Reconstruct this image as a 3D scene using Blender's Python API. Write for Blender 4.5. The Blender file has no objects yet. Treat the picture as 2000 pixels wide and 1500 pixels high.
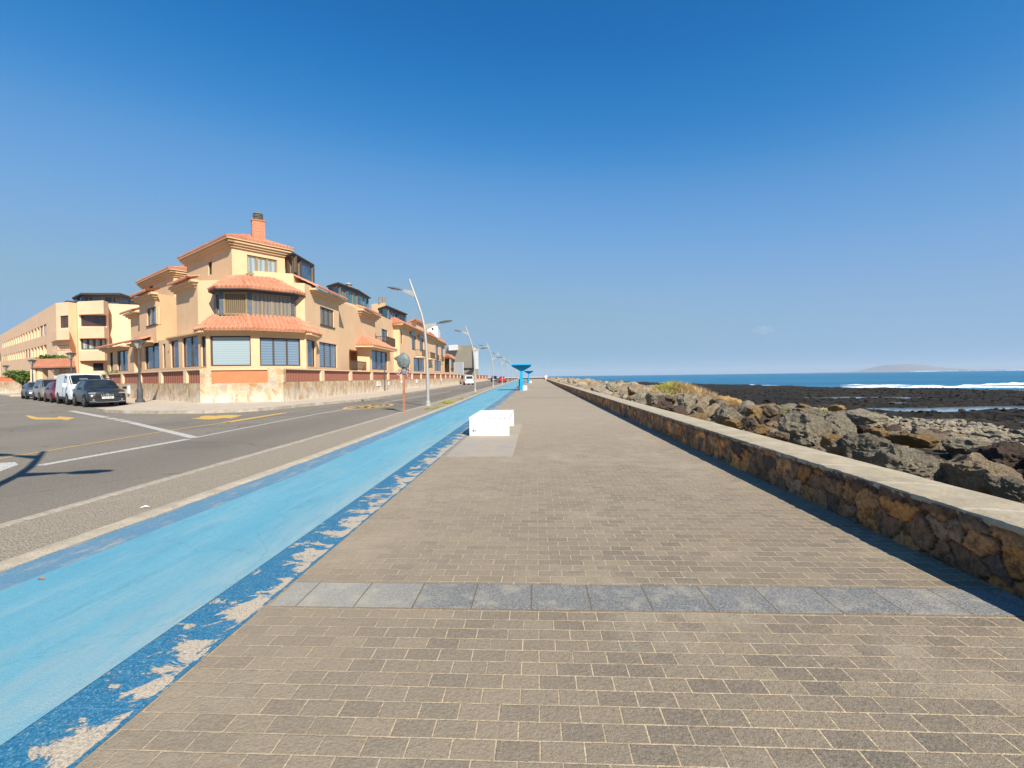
import bpy, bmesh, math, random
import numpy as np
from mathutils import Vector, Matrix, noise
random.seed(7); R = random.Random(11)
S = bpy.context.scene
COL = S.collection
# ---------------------------------------------------------------- camera
F = 920.0; EYE = 1.42
YAW = math.radians(2.99); PIT = math.radians(0.90); ROL = 0.0125
fh = Vector((-math.sin(YAW), math.cos(YAW), 0)); rh = Vector((math.cos(YAW), math.sin(YAW), 0)); UP = Vector((0, 0, 1))
FW = fh * math.cos(PIT) - UP * math.sin(PIT); U1 = fh * math.sin(PIT) + UP * math.cos(PIT)
XC = rh * math.cos(ROL) - U1 * math.sin(ROL); YC = U1 * math.cos(ROL) + rh * math.sin(ROL)
cd = bpy.data.cameras.new('camera'); cam = bpy.data.objects.new('camera', cd); COL.objects.link(cam); S.camera = cam
cd.sensor_width = 36; cd.lens = F / 2000 * 36; cd.clip_start = 0.05; cd.clip_end = 60000
cam.matrix_world = Matrix(((XC.x, YC.x, -FW.x, 0), (XC.y, YC.y, -FW.y, 0), (XC.z, YC.z, -FW.z, EYE), (0, 0, 0, 1)))
# ---------------------------------------------------------------- light
SUNV = Vector((0.62, -1.00, 1.02)).normalized()
EL = math.asin(SUNV.z); AZ = math.atan2(SUNV.x, SUNV.y)
w = bpy.data.worlds.new('World'); S.world = w; w.use_nodes = True
nt = w.node_tree; nt.nodes.clear()
sky = nt.nodes.new('ShaderNodeTexSky'); sky.sky_type = 'NISHITA'; sky.sun_disc = False
sky.sun_elevation = EL; sky.sun_rotation = AZ; sky.altitude = 0; sky.air_density = 1.0; sky.dust_density = 0.0; sky.ozone_density = 6.0
hs = nt.nodes.new('ShaderNodeHueSaturation'); hs.inputs['Saturation'].default_value = 1.1; hs.inputs['Value'].default_value = 1.0
bg = nt.nodes.new('ShaderNodeBackground'); bg.inputs[1].default_value = 0.11
def vscale(a, k):
    q = nt.nodes.new('ShaderNodeVectorMath'); q.operation = 'SCALE'; nt.links.new(a, q.inputs[0]); q.inputs['Scale'].default_value = k; return q.outputs[0]
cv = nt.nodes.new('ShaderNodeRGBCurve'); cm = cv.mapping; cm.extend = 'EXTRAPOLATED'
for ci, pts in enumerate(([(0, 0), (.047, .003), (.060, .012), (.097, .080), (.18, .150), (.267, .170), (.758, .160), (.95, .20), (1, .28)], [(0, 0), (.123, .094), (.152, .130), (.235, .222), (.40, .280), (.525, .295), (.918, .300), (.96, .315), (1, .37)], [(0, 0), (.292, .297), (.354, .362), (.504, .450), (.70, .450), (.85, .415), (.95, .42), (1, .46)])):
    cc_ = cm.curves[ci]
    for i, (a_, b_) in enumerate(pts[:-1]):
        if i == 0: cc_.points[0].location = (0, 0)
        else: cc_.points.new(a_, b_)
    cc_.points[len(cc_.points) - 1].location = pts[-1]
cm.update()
wo = nt.nodes.new('ShaderNodeOutputWorld')
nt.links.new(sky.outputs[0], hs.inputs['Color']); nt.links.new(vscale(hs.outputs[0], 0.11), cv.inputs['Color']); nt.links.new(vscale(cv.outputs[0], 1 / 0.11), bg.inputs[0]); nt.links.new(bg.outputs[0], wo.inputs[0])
sd = bpy.data.lights.new('sun', 'SUN'); sd.energy = 5.0; sd.angle = math.radians(0.5); sd.color = (1.0, 0.93, 0.82)
so = bpy.data.objects.new('sun', sd); COL.objects.link(so); so.rotation_euler = SUNV.to_track_quat('Z', 'Y').to_euler()
S.view_settings.view_transform = 'Standard'; S.view_settings.look = 'None'; S.view_settings.exposure = 0.62; S.view_settings.gamma = 1
S.cycles.max_bounces = 6; S.cycles.diffuse_bounces = 4; S.cycles.volume_bounces = 0; S.cycles.transparent_max_bounces = 6
# ---------------------------------------------------------------- measuring helpers: a ray through a picture point
def ray(px, py):
    return FW + XC * ((px - 1000) / F) - YC * ((py - 750) / F)
def P(px, py, d):                    # the point of that ray at distance d ahead
    r = ray(px, py); return Vector((0, 0, EYE)) + r * (d / r.dot(fh))
def G(px, py, z=0.0):                # where it meets the level z
    r = ray(px, py); return Vector((0, 0, EYE)) + r * ((z - EYE) / r.z)
def HY(px): return 735.6 - 0.0125 * (px - 1000)
def XY(px, d, py=None):
    p = P(px, HY(px) if py is None else py, d); return (p.x, p.y)
def ZP(px, py, d): return P(px, py, d).z
def uvw(u, d): v = rh * u + fh * d; return (v.x, v.y)
LDIR = (rh * -0.785 + fh * 0.62); NDIR = (rh * 0.62 + fh * 0.785); RDIR = (rh * 0.016 + fh)
# ---------------------------------------------------------------- object helpers
def tag(o, label=None, cat=None, group=None, kind=None):
    if label: o['label'] = label
    if cat: o['category'] = cat
    if group: o['group'] = group
    if kind: o['kind'] = kind
    return o
def thing(name, label, cat, loc=(0, 0, 0), rz=0.0, group=None):
    o = bpy.data.objects.new(name, None); COL.objects.link(o); o.location = loc; o.rotation_euler = (0, 0, rz)
    return tag(o, label, cat, group)
class MB:
    def __init__(s): s.v = []; s.f = []; s.c = None
    def face(s, pts):
        n = len(s.v); s.v += [tuple(p) for p in pts]; s.f.append(tuple(range(n, n + len(pts))))
    def box(s, x0, x1, y0, y1, z0, z1, M=None):
        c = [(x0, y0, z0), (x1, y0, z0), (x1, y1, z0), (x0, y1, z0), (x0, y0, z1), (x1, y0, z1), (x1, y1, z1), (x0, y1, z1)]
        if M is not None: c = [tuple(M @ Vector(p)) for p in c]
        n = len(s.v); s.v += c
        s.f += [(n, n + 3, n + 2, n + 1), (n + 4, n + 5, n + 6, n + 7), (n, n + 1, n + 5, n + 4), (n + 1, n + 2, n + 6, n + 5), (n + 2, n + 3, n + 7, n + 6), (n + 3, n, n + 4, n + 7)]
    def prism(s, poly, z0, z1):
        n = len(s.v); k = len(poly)
        s.v += [(p[0], p[1], z0) for p in poly] + [(p[0], p[1], z1) for p in poly]
        s.f.append(tuple(n + i for i in reversed(range(k)))); s.f.append(tuple(n + k + i for i in range(k)))
        for i in range(k): j = (i + 1) % k; s.f.append((n + i, n + j, n + k + j, n + k + i))
    def tube(s, pts, rad, seg=10, squash=None):
        n0 = len(s.v); pts = [Vector(p) for p in pts]; m = len(pts)
        if not hasattr(rad, '__len__'): rad = [rad] * m
        prev = None
        for i, p in enumerate(pts):
            t = (pts[min(i + 1, m - 1)] - pts[max(i - 1, 0)]).normalized()
            a = Vector((0, 1, 0)) if abs(t.y) < 0.9 else Vector((1, 0, 0))
            if prev is not None: a = prev
            x = a.cross(t).normalized(); y = t.cross(x).normalized(); prev = y
            for k in range(seg):
                an = 2 * math.pi * k / seg
                s.v.append(tuple(p + (x * math.cos(an) + y * math.sin(an)) * rad[i]))
        for i in range(m - 1):
            for k in range(seg):
                a = n0 + i * seg + k; b = n0 + i * seg + (k + 1) % seg
                s.f.append((a, b, b + seg, a + seg))
        s.f.append(tuple(n0 + k for k in reversed(range(seg)))); s.f.append(tuple(n0 + (m - 1) * seg + k for k in range(seg)))
    def lathe(s, prof, seg=16, M=None):
        n0 = len(s.v); m = len(prof)
        for r, z in prof:
            for k in range(seg):
                p = Vector((r * math.cos(2 * math.pi * k / seg), r * math.sin(2 * math.pi * k / seg), z))
                s.v.append(tuple(M @ p) if M is not None else tuple(p))
        for i in range(m - 1):
            for k in range(seg):
                a = n0 + i * seg + k; b = n0 + i * seg + (k + 1) % seg
                s.f.append((a, b, b + seg, a + seg))
        s.f.append(tuple(n0 + k for k in reversed(range(seg)))); s.f.append(tuple(n0 + (m - 1) * seg + k for k in range(seg)))
    def build(s, name, mat, parent=None, smooth=False):
        me = bpy.data.meshes.new(name); me.from_pydata(s.v, [], s.f); me.update()
        if mat is not None: me.materials.append(mat)
        if smooth:
            me.polygons.foreach_set('use_smooth', [True] * len(me.polygons))
            try: me.set_sharp_from_angle(angle=math.radians(40))
            except Exception: pass
        o = bpy.data.objects.new(name, me); COL.objects.link(o)
        if parent is not None: o.parent = parent
        return o
def pl(xs, ys):                      # piecewise-linear function
    return lambda t: float(np.interp(t, xs, ys))
def copy_tree(o, parent=None):
    c = o.copy(); COL.objects.link(c)
    if parent is not None: c.parent = parent
    for ch in list(o.children): copy_tree(ch, c)
    return c
# ---------------------------------------------------------------- materials
class N:
    def __init__(s, name):
        s.m = bpy.data.materials.new(name); s.m.use_nodes = True; s.t = s.m.node_tree
        s.b = s.t.nodes['Principled BSDF']; s.b.inputs['Roughness'].default_value = 0.85; s.b.inputs['Specular IOR Level'].default_value = 0.3
        s.tc = s.t.nodes.new('ShaderNodeTexCoord').outputs['Object']
    def node(s, k, **kw):
        n = s.t.nodes.new(k)
        for a, b in kw.items(): setattr(n, a, b)
        return n
    def lk(s, a, b): s.t.links.new(a, b)
    def put(s, sock, v):
        if hasattr(v, 'is_linked') or isinstance(v, bpy.types.NodeSocket): s.lk(v, sock)
        elif isinstance(v, (tuple, list)) and len(v) == 3 and sock.type == 'RGBA': sock.default_value = (*v, 1)
        else: sock.default_value = v
    def mapp(s, scale=(1, 1, 1), rot=(0, 0, 0), loc=(0, 0, 0), src=None):
        n = s.node('ShaderNodeMapping'); s.lk(src or s.tc, n.inputs[0]); n.inputs['Scale'].default_value = scale; n.inputs['Rotation'].default_value = rot; n.inputs['Location'].default_value = loc
        return n.outputs[0]
    def noise(s, sc, det=4, rough=0.6, vec=None, dist=0):
        n = s.node('ShaderNodeTexNoise'); s.lk(vec or s.tc, n.inputs['Vector']); n.inputs['Scale'].default_value = sc; n.inputs['Detail'].default_value = det; n.inputs['Roughness'].default_value = rough; n.inputs['Distortion'].default_value = dist
        return n.outputs['Fac']
    def voro(s, sc, vec=None, feat='F1', out='Distance', rnd=1):
        n = s.node('ShaderNodeTexVoronoi', feature=feat); s.lk(vec or s.tc, n.inputs['Vector']); n.inputs['Scale'].default_value = sc; n.inputs['Randomness'].default_value = rnd
        return n.outputs[out]
    def ramp(s, f, a, b, lo=0.0, hi=1.0):
        n = s.node('ShaderNodeMapRange'); s.put(n.inputs[0], f); n.inputs[1].default_value = a; n.inputs[2].default_value = b; n.inputs[3].default_value = lo; n.inputs[4].default_value = hi
        return n.outputs[0]
    def mix(s, f, a, b, mode='MIX'):
        n = s.node('ShaderNodeMix', data_type='RGBA', blend_type=mode); s.put(n.inputs[0], f); s.put(n.inputs[6], a); s.put(n.inputs[7], b)
        return n.outputs[2]
    def math(s, op, a, b=0.0):
        n = s.node('ShaderNodeMath', operation=op); s.put(n.inputs[0], a); s.put(n.inputs[1], b); return n.outputs[0]
    def xyz(s, v=None):
        n = s.node('ShaderNodeSeparateXYZ'); s.lk(v or s.tc, n.inputs[0]); return n.outputs
    def bump(s, h, st=0.3, dist=0.02, nrm=None):
        n = s.node('ShaderNodeBump'); n.inputs['Strength'].default_value = st; n.inputs['Distance'].default_value = dist; s.lk(h, n.inputs['Height'])
        if nrm is not None: s.lk(nrm, n.inputs['Normal'])
        s.lk(n.outputs[0], s.b.inputs['Normal']); return n.outputs[0]
    def col(s, c): s.put(s.b.inputs['Base Color'], c); return s
    def r(s, v): s.put(s.b.inputs['Roughness'], v); return s
def plain(name, c, rough=0.7, var=0.15, sc=3.0, metal=0.0, bump=0.0, fine=0.0):
    n = N(name)
    f = n.noise(sc, 5); d = tuple(x * (1 - var) for x in c); l = tuple(min(1, x * (1 + var)) for x in c)
    k = n.mix(n.ramp(f, 0.3, 0.7), d, l)
    if fine: k = n.mix(n.ramp(n.noise(sc * 14, 2), 0.35, 0.65, 0, fine), k, tuple(x * 0.6 for x in c))
    n.col(k); n.r(rough); n.b.inputs['Metallic'].default_value = metal
    if bump: n.bump(n.noise(sc * 6, 3), bump, 0.02)
    return n.m
M = {}
M['black'] = plain('black_rubber', (0.02, 0.02, 0.02), 0.8)
M['white'] = plain('white_paint', (0.82, 0.82, 0.80), 0.5, 0.03)
M['dark'] = plain('dark_interior', (0.03, 0.028, 0.027), 0.7)

# ================================================================ GROUND
def seg_fn(pts): return pl([p[0] for p in pts], [p[1] for p in pts])
bandR = seg_fn([(-8, -1.69), (12, -1.70), (41, -1.95), (100, -2.6), (250, -4.2)])
bandL = seg_fn([(-8, -2.06), (3, -2.08), (12, -2.17), (41, -2.45), (100, -3.2), (250, -5)])
trkL = seg_fn([(-8, -3.62), (3, -3.61), (7, -3.50), (12, -3.62), (25, -3.98), (46, -4.65), (67, -5.1), (89, -5.5), (133, -6.1), (250, -7.6)])
kerbI = seg_fn([(-8, -3.98), (3, -3.98), (8, -3.92), (12, -3.98), (25, -4.28), (46, -4.95), (67, -5.35), (89, -5.8), (133, -6.4), (250, -7.9)])
kerbO = lambda y: kerbI(y) - 0.22
edgR = seg_fn([(-8, -5.2), (4, -5.22), (11, -5.34), (23, -5.60), (45, -6.15), (67, -6.6), (89, -6.95), (133, -7.6), (250, -9.2)])
edgL = lambda y: edgR(y) - 0.17
wallF = seg_fn([(-8, 2.98), (20, 2.98), (60, 3.02), (250, 3.6)])
farK = seg_fn([(25, -10.6), (35, -11.0), (53, -11.9), (80, -13.2), (133, -16), (260, -22)])
def ribbon(name, fa, fb, za, zb, mat, y0=-8, y1=258, step=1.0, sub=1, jit=None, thick=0.0):
    ys = list(np.arange(y0, 40, step)) + list(np.arange(40, y1 + 0.1, step * 4))
    m = MB(); k = sub + 1
    for y in ys:
        a = fa(y); b = fb(y)
        for i in range(k):
            t = i / sub; x = a + (b - a) * t; z = za + (zb - za) * t
            if jit: dx, dz = jit(x, y, t); x += dx; z += dz
            m.v.append((x, y, z))
    for j in range(len(ys) - 1):
        for i in range(sub):
            q = j * k + i; m.f.append((q, q + 1, q + k + 1, q + k))
    o = m.build(name, mat); tag(o, kind='structure'); return o

# paving ----------------------------------------------------------
n = N('clay_pavers')
br = n.node('ShaderNodeTexBrick'); br.offset = 0.5; br.inputs['Scale'].default_value = 1.0
wob = n.node('ShaderNodeVectorMath', operation='ADD')
wn = n.node('ShaderNodeTexNoise'); n.lk(n.tc, wn.inputs['Vector']); wn.inputs['Scale'].default_value = 5.0; wn.inputs['Detail'].default_value = 3
wsc = n.node('ShaderNodeVectorMath', operation='SCALE'); n.lk(wn.outputs['Color'], wsc.inputs[0]); wsc.inputs['Scale'].default_value = 0.006
n.lk(n.tc, wob.inputs[0]); n.lk(wsc.outputs[0], wob.inputs[1]); n.lk(wob.outputs[0], br.inputs['Vector'])
br.inputs['Brick Width'].default_value = 0.168; br.inputs['Row Height'].default_value = 0.0995; br.inputs['Mortar Size'].default_value = 0.0046; br.inputs['Mortar Smooth'].default_value = 0.25; br.inputs['Bias'].default_value = -0.15
br.inputs['Color1'].default_value = (0.270, 0.205, 0.130, 1); br.inputs['Color2'].default_value = (0.150, 0.120, 0.092, 1); br.inputs['Mortar'].default_value = (0.64, 0.48, 0.285, 1)
px_ = n.xyz(wob.outputs[0]); row_ = n.math('FLOOR', n.math('DIVIDE', px_[1], 0.0995)); par_ = n.math('FLOORED_MODULO', row_, 2.0); colm = n.math('FLOOR', n.math('ADD', n.math('DIVIDE', px_[0], 0.168), n.math('SUBTRACT', 0.5, n.math('MULTIPLY', par_, 0.5))))
cb_ = n.node('ShaderNodeCombineXYZ'); n.lk(row_, cb_.inputs[0]); n.lk(colm, cb_.inputs[1]); wn_ = n.node('ShaderNodeTexWhiteNoise'); n.lk(cb_.outputs[0], wn_.inputs['Vector'])
sp = n.ramp(n.noise(62, 3, 0.85), 0.40, 0.62); c = n.mix(n.math('MULTIPLY', sp, 0.38), n.mix(n.math('SUBTRACT', 1.0, br.outputs['Fac']), br.outputs['Color'], n.mix(wn_.outputs['Value'], (0.138, 0.112, 0.082), (0.252, 0.198, 0.130))), (0.38, 0.315, 0.225))
sp2 = n.ramp(n.noise(48, 4, 0.85), 0.52, 0.62, 0, 0.6); c = n.mix(sp2, c, (0.10, 0.082, 0.065))
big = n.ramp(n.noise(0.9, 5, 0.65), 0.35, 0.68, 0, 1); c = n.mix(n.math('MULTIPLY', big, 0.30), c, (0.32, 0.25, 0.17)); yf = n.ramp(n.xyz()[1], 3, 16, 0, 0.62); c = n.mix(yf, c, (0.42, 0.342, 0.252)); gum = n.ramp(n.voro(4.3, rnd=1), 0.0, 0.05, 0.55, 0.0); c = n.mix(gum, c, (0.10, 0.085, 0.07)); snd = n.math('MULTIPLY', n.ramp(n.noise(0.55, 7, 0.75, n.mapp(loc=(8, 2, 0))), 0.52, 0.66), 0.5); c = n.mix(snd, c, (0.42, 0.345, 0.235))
xx = n.xyz(); lf = n.ramp(xx[0], -1.9, 0.6, 0.45, 0.0); c = n.mix(lf, c, (0.35, 0.28, 0.19))
sp3 = n.ramp(n.noise(2.3, 6, 0.7), 0.60, 0.72, 0, 0.35); c = n.mix(sp3, c, (0.19, 0.18, 0.17))
gr = n.ramp(n.noise(8, 3, 0.7), 0.40, 0.62, 0.0, 0.75); c = n.mix(n.math('MULTIPLY', gr, n.ramp(br.outputs['Fac'], 0.2, 0.9, 0, 0.5)), c, (0.16, 0.125, 0.085))
spt = n.ramp(n.voro(1.7, rnd=1), 0.0, 0.035, 0.8, 0.0); c = n.mix(spt, c, (0.12, 0.09, 0.06))
n.col(c); n.r(0.9)
hh = n.math('ADD', n.math('MULTIPLY', br.outputs['Fac'], -1.0), n.math('MULTIPLY', n.noise(70, 3, 0.8), 0.6)); n.bump(hh, 1.0, 0.011)
M['pavers'] = n.m
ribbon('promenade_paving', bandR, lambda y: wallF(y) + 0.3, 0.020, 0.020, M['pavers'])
# granite bands
n = N('granite_tiles')
br = n.node('ShaderNodeTexBrick'); br.offset = 0.0; n.lk(n.mapp(loc=(0.05, -2.797, 0)), br.inputs['Vector']); br.inputs['Scale'].default_value = 1
br.inputs['Brick Width'].default_value = 0.362; br.inputs['Row Height'].default_value = 0.345; br.inputs['Mortar Size'].default_value = 0.0045; br.inputs['Mortar Smooth'].default_value = 0.3
br.inputs['Color1'].default_value = (0.125, 0.125, 0.120, 1); br.inputs['Color2'].default_value = (0.215, 0.20, 0.175, 1); br.inputs['Mortar'].default_value = (0.20, 0.14, 0.085, 1)
c = n.mix(n.ramp(n.noise(75, 2, 0.8), 0.38, 0.62, 0, 0.5), br.outputs['Color'], (0.40, 0.385, 0.335)); c = n.mix(n.ramp(n.noise(110, 2, 0.8), 0.50, 0.60, 0, 0.7), c, (0.095, 0.097, 0.10))
xx = n.xyz(); c = n.mix(n.ramp(xx[0], -1.8, -0.4, 0.5, 0.0), c, (0.45, 0.41, 0.32)); c = n.mix(n.ramp(n.noise(6, 4, 0.7), 0.5, 0.66, 0, 0.45), c, (0.42, 0.37, 0.27)); c = n.mix(n.math('MULTIPLY', br.outputs['Fac'], 0.85), c, (0.17, 0.12, 0.07)); n.col(c); n.bump(n.math('SUBTRACT', n.noise(90, 2), n.math('MULTIPLY', br.outputs['Fac'], 2.0)), 0.9, 0.006)
M['granite'] = n.m
def sheet(name, x0, x1, y0, y1, z, mat, kind='structure'):
    m = MB(); m.box(x0, x1, y0, y1, z - 0.012, z); return tag(m.build(name, mat), kind=kind)
sheet('paving_band', -1.67, 2.99, 2.80, 3.14, 0.0245, M['granite'])
sheet('paving_band', -1.76, 3.02, 30.2, 30.9, 0.0245, M['granite'])
sheet('paving_band', -1.95, 3.05, 57.5, 58.2, 0.0245, M['granite'])
n = N('worn_grey_tiles')
br = n.node('ShaderNodeTexBrick'); br.offset = 0.0; n.lk(n.mapp(loc=(0.05, 0.1, 0)), br.inputs['Vector']); br.inputs['Brick Width'].default_value = 0.40; br.inputs['Row Height'].default_value = 0.40; br.inputs['Mortar Size'].default_value = 0.008; br.inputs['Scale'].default_value = 1
br.inputs['Color1'].default_value = (0.28, 0.27, 0.25, 1); br.inputs['Color2'].default_value = (0.21, 0.225, 0.24, 1); br.inputs['Mortar'].default_value = (0.38, 0.31, 0.22, 1); br.inputs['Bias'].default_value = -0.2
c = n.mix(n.ramp(n.noise(60, 2, 0.8), 0.4, 0.6, 0, 0.4), br.outputs['Color'], (0.42, 0.38, 0.31)); c = n.mix(n.ramp(n.noise(2.5, 5, 0.7), 0.34, 0.58, 0.15, 0.95), c, (0.37, 0.30, 0.215)); n.col(c); M['worntile'] = n.m
sheet('paving_band', -1.62, -0.44, 8.25, 13.9, 0.0248, M['worntile'])
sheet('paving_band', -1.75, -0.3, 46.2, 51.5, 0.0248, M['worntile'])

# cycle track ------------------------------------------------------
n = N('cyan_track_coat')
f1 = n.noise(1.0, 6, 0.65, n.mapp((1.6, 0.35, 1))); f2 = n.noise(30, 4, 0.7)
c = n.mix(n.ramp(f1, 0.3, 0.72), (0.092, 0.315, 0.410), (0.160, 0.380, 0.450)); c = n.mix(n.ramp(f2, 0.3, 0.7, 0, 0.4), c, (0.09, 0.235, 0.31)); c = n.mix(n.ramp(n.noise(140, 2, 0.8), 0.60, 0.70, 0, 0.5), c, (0.05, 0.16, 0.22)); c = n.mix(n.ramp(n.noise(120, 2, 0.8, n.mapp(loc=(5, 3, 0))), 0.62, 0.70, 0, 0.5), c, (0.40, 0.50, 0.50)); c = n.mix(n.ramp(n.noise(7, 6, 0.8, n.mapp((1.0, 0.12, 1), loc=(1, 9, 0))), 0.54, 0.66, 0, 0.35), c, (0.075, 0.20, 0.27))
f3 = n.noise(2.4, 7, 0.75, n.mapp((2.0, 0.3, 1), loc=(3, 1, 0))); c = n.mix(n.ramp(f3, 0.52, 0.72, 0, 0.5), c, (0.24, 0.38, 0.43))
xx = n.xyz(); c = n.mix(n.math('MULTIPLY', n.ramp(xx[0], -2.55, -2.15, 0, 0.75), n.ramp(n.noise(3.5, 6, 0.8, n.mapp((1.5, 0.4, 1))), 0.3, 0.6)), c, (0.30, 0.38, 0.38))
cr = n.math('ABSOLUTE', n.math('SUBTRACT', n.math('ADD', xx[0], n.math('MULTIPLY', n.noise(1.3, 3), 0.10)), -2.72)); c = n.mix(n.ramp(cr, 0.0, 0.006, 0.35, 0.0), c, (0.05, 0.22, 0.36))
c = n.mix(n.ramp(n.voro(0.9), 0.0, 0.03, 0.8, 0), c, (0.10, 0.20, 0.22))
wv = n.node('ShaderNodeVectorMath', operation='ADD'); nz = n.node('ShaderNodeTexNoise'); n.lk(n.tc, nz.inputs['Vector']); nz.inputs['Scale'].default_value = 1.6; nz.inputs['Detail'].default_value = 6; n.lk(n.tc, wv.inputs[0]); n.lk(nz.outputs['Color'], wv.inputs[1])
ck = n.ramp(n.voro(0.42, vec=wv.outputs[0], feat='DISTANCE_TO_EDGE'), 0.0, 0.003, 0.35, 0.0); c = n.mix(ck, c, (0.03, 0.13, 0.19)); dst = n.math('MULTIPLY', n.ramp(n.noise(1.3, 8, 0.8, n.mapp((1.6, 0.25, 1), loc=(3, 7, 0))), 0.50, 0.70), 0.42); c = n.mix(dst, c, (0.30, 0.37, 0.36)); n.col(c); n.r(0.85); n.bump(n.noise(80, 4, 0.8), 0.6, 0.008); M['cyan'] = n.m
ribbon('cycle_path', trkL, bandL, 0.024, 0.024, M['cyan'])
n = N('peeling_blue_band')
vv = n.mapp((1, 1, 1))
blue = n.mix(n.ramp(n.noise(60, 3, 0.8), 0.35, 0.65), (0.008, 0.105, 0.205), (0.045, 0.190, 0.290)); blue = n.mix(n.ramp(n.noise(120, 2), 0.60, 0.68, 0, 0.5), blue, (0.30, 0.40, 0.48))
bare = n.mix(n.ramp(n.noise(85, 3, 0.8), 0.34, 0.62), (0.26, 0.215, 0.16), (0.56, 0.47, 0.34))
xx = n.xyz(); pf = n.noise(5.2, 9, 0.68, n.mapp((0.8, 1.0, 1), loc=(0, 7.3, 0)), 0.5)
edge = n.ramp(xx[0], -2.06, -1.72, -0.11, 0.075); pf2 = n.math('ADD', pf, edge); rim = n.ramp(n.math('ABSOLUTE', n.math('SUBTRACT', xx[0], -1.705)), 0.0, 0.022, 0.20, 0.0); pf2 = n.math('SUBTRACT', pf2, rim)
pk = n.ramp(pf2, 0.490, 0.510)
ab = n.ramp(n.noise(45, 3, 0.8), 0.60, 0.66); pk2 = n.math('MAXIMUM', pk, n.math('MULTIPLY', ab, 0.5))
c = n.mix(pk2, blue, bare)
yy = n.math('ABSOLUTE', n.math('SUBTRACT', n.math('FRACT', n.math('DIVIDE', xx[1], 0.345)), 0.5)); c = n.mix(n.ramp(yy, 0.0, 0.012, 0.7, 0.0), c, (0.10, 0.25, 0.42))
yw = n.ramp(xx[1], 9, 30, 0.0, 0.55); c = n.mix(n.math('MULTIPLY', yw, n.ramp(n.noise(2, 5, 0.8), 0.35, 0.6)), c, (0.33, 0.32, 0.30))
n.col(c); n.r(0.6); n.bump(n.math('ADD', n.noise(80, 3), n.math('MULTIPLY', pk, -1.5)), 0.5, 0.004); M['peel'] = n.m
ribbon('cycle_path_border', bandL, bandR, 0.022, 0.022, M['peel'])
n = N('worn_blue_band')
blue = n.mix(n.ramp(n.noise(50, 3, 0.8), 0.35, 0.65), (0.06, 0.17, 0.27), (0.12, 0.25, 0.33)); bare = n.mix(n.ramp(n.noise(70, 3, 0.8), 0.3, 0.6), (0.22, 0.20, 0.17), (0.42, 0.37, 0.30))
pk = n.ramp(n.noise(4.0, 8, 0.78, n.mapp((1.5, 0.5, 1))), 0.50, 0.68, 0.05, 0.85); c = n.mix(pk, blue, bare)
n.col(c); n.bump(n.noise(80, 3), 0.4, 0.004); M['wornblue'] = n.m
ribbon('cycle_path_border', kerbI, trkL, 0.022, 0.022, M['wornblue'])
# kerb of cast concrete, broken edges
n = N('crumbly_concrete')
c = n.mix(n.ramp(n.noise(7, 7, 0.75), 0.3, 0.7), (0.36, 0.295, 0.21), (0.56, 0.475, 0.35)); c = n.mix(n.ramp(n.noise(55, 3, 0.8), 0.55, 0.65, 0, 0.6), c, (0.17, 0.14, 0.11)); n.col(c); n.bump(n.noise(40, 5, 0.8), 0.8, 0.015); M['kerb'] = n.m
def kj(x, y, t):
    a = noise.noise(Vector((y * 1.1, 3.1, t * 2))) * 0.5 + noise.noise(Vector((y * 4.0, 9.1, t * 2))) * 0.5
    return (a * 0.07 * (1 if (t < 0.3 or t > 0.7) else 0.2), a * 0.018)
def strip3(name, fa, fb, z, mat, step, jit, drop=0.05, sub=5):
    ys = list(np.arange(-8, 45, step)) + list(np.arange(45, 258, step * 8)); m = MB(); k = sub + 3
    for y in ys:
        a = fa(y); b = fb(y)
        for i in range(k):
            t = min(max((i - 1) / sub, 0), 1); x = a + (b - a) * t; dx, dz = jit(x, y, t)
            zz = z + dz if 0 < i < k - 1 else z - drop
            if i in (1, k - 2): zz -= 0.012
            m.v.append((x + dx, y, zz))
    for j in range(len(ys) - 1):
        for i in range(k - 1): q = j * k + i; m.f.append((q, q + 1, q + k + 1, q + k))
    return tag(m.build(name, mat, smooth=True), kind='structure')
strip3('kerb', kerbO, kerbI, 0.040, M['kerb'], 0.12, kj)
n = N('pale_edge_line')
c = n.mix(n.ramp(n.noise(12, 6, 0.75), 0.3, 0.65), (0.26, 0.215, 0.16), (0.44, 0.375, 0.285)); c = n.mix(n.ramp(n.noise(70, 3, 0.8), 0.56, 0.66, 0, 0.6), c, (0.14, 0.12, 0.10)); n.col(c); n.bump(n.noise(50, 4), 0.5, 0.008); M['edge'] = n.m
def ej(x, y, t):
    a = noise.noise(Vector((y * 0.9, 13.1, t * 2))) * 0.5 + noise.noise(Vector((y * 3.0, 19.1, t * 2))) * 0.5
    return (a * 0.07 if (t < 0.3 or t > 0.7) else 0, a * 0.004)
strip3('road_edge', edgL, edgR, 0.016, M['edge'], 0.15, ej, 0.03)
n = N('gravel_verge')
c = n.mix(n.ramp(n.voro(55, out='Distance'), 0.0, 0.7), (0.56, 0.47, 0.34), (0.27, 0.22, 0.16)); c = n.mix(n.ramp(n.noise(90, 3, 0.8), 0.5, 0.7, 0, 0.8), c, (0.62, 0.54, 0.41)); c = n.mix(n.ramp(n.noise(40, 3, 0.8), 0.56, 0.66, 0, 0.6), c, (0.13, 0.105, 0.08)); c = n.mix(n.ramp(n.noise(1.5, 5, 0.7), 0.4, 0.65, 0, 0.4), c, (0.36, 0.30, 0.21))
n.col(c); n.bump(n.math('ADD', n.voro(55), n.noise(30, 5, 0.8)), 1.0, 0.02); M['gravel'] = n.m
ribbon('gravel_verge', edgR, kerbO, 0.006, 0.012, M['gravel'], jit=lambda x, y, t: (0, 0.012 * noise.noise(Vector((x * 5, y * 5, 0)))), step=0.25, sub=6)
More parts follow.
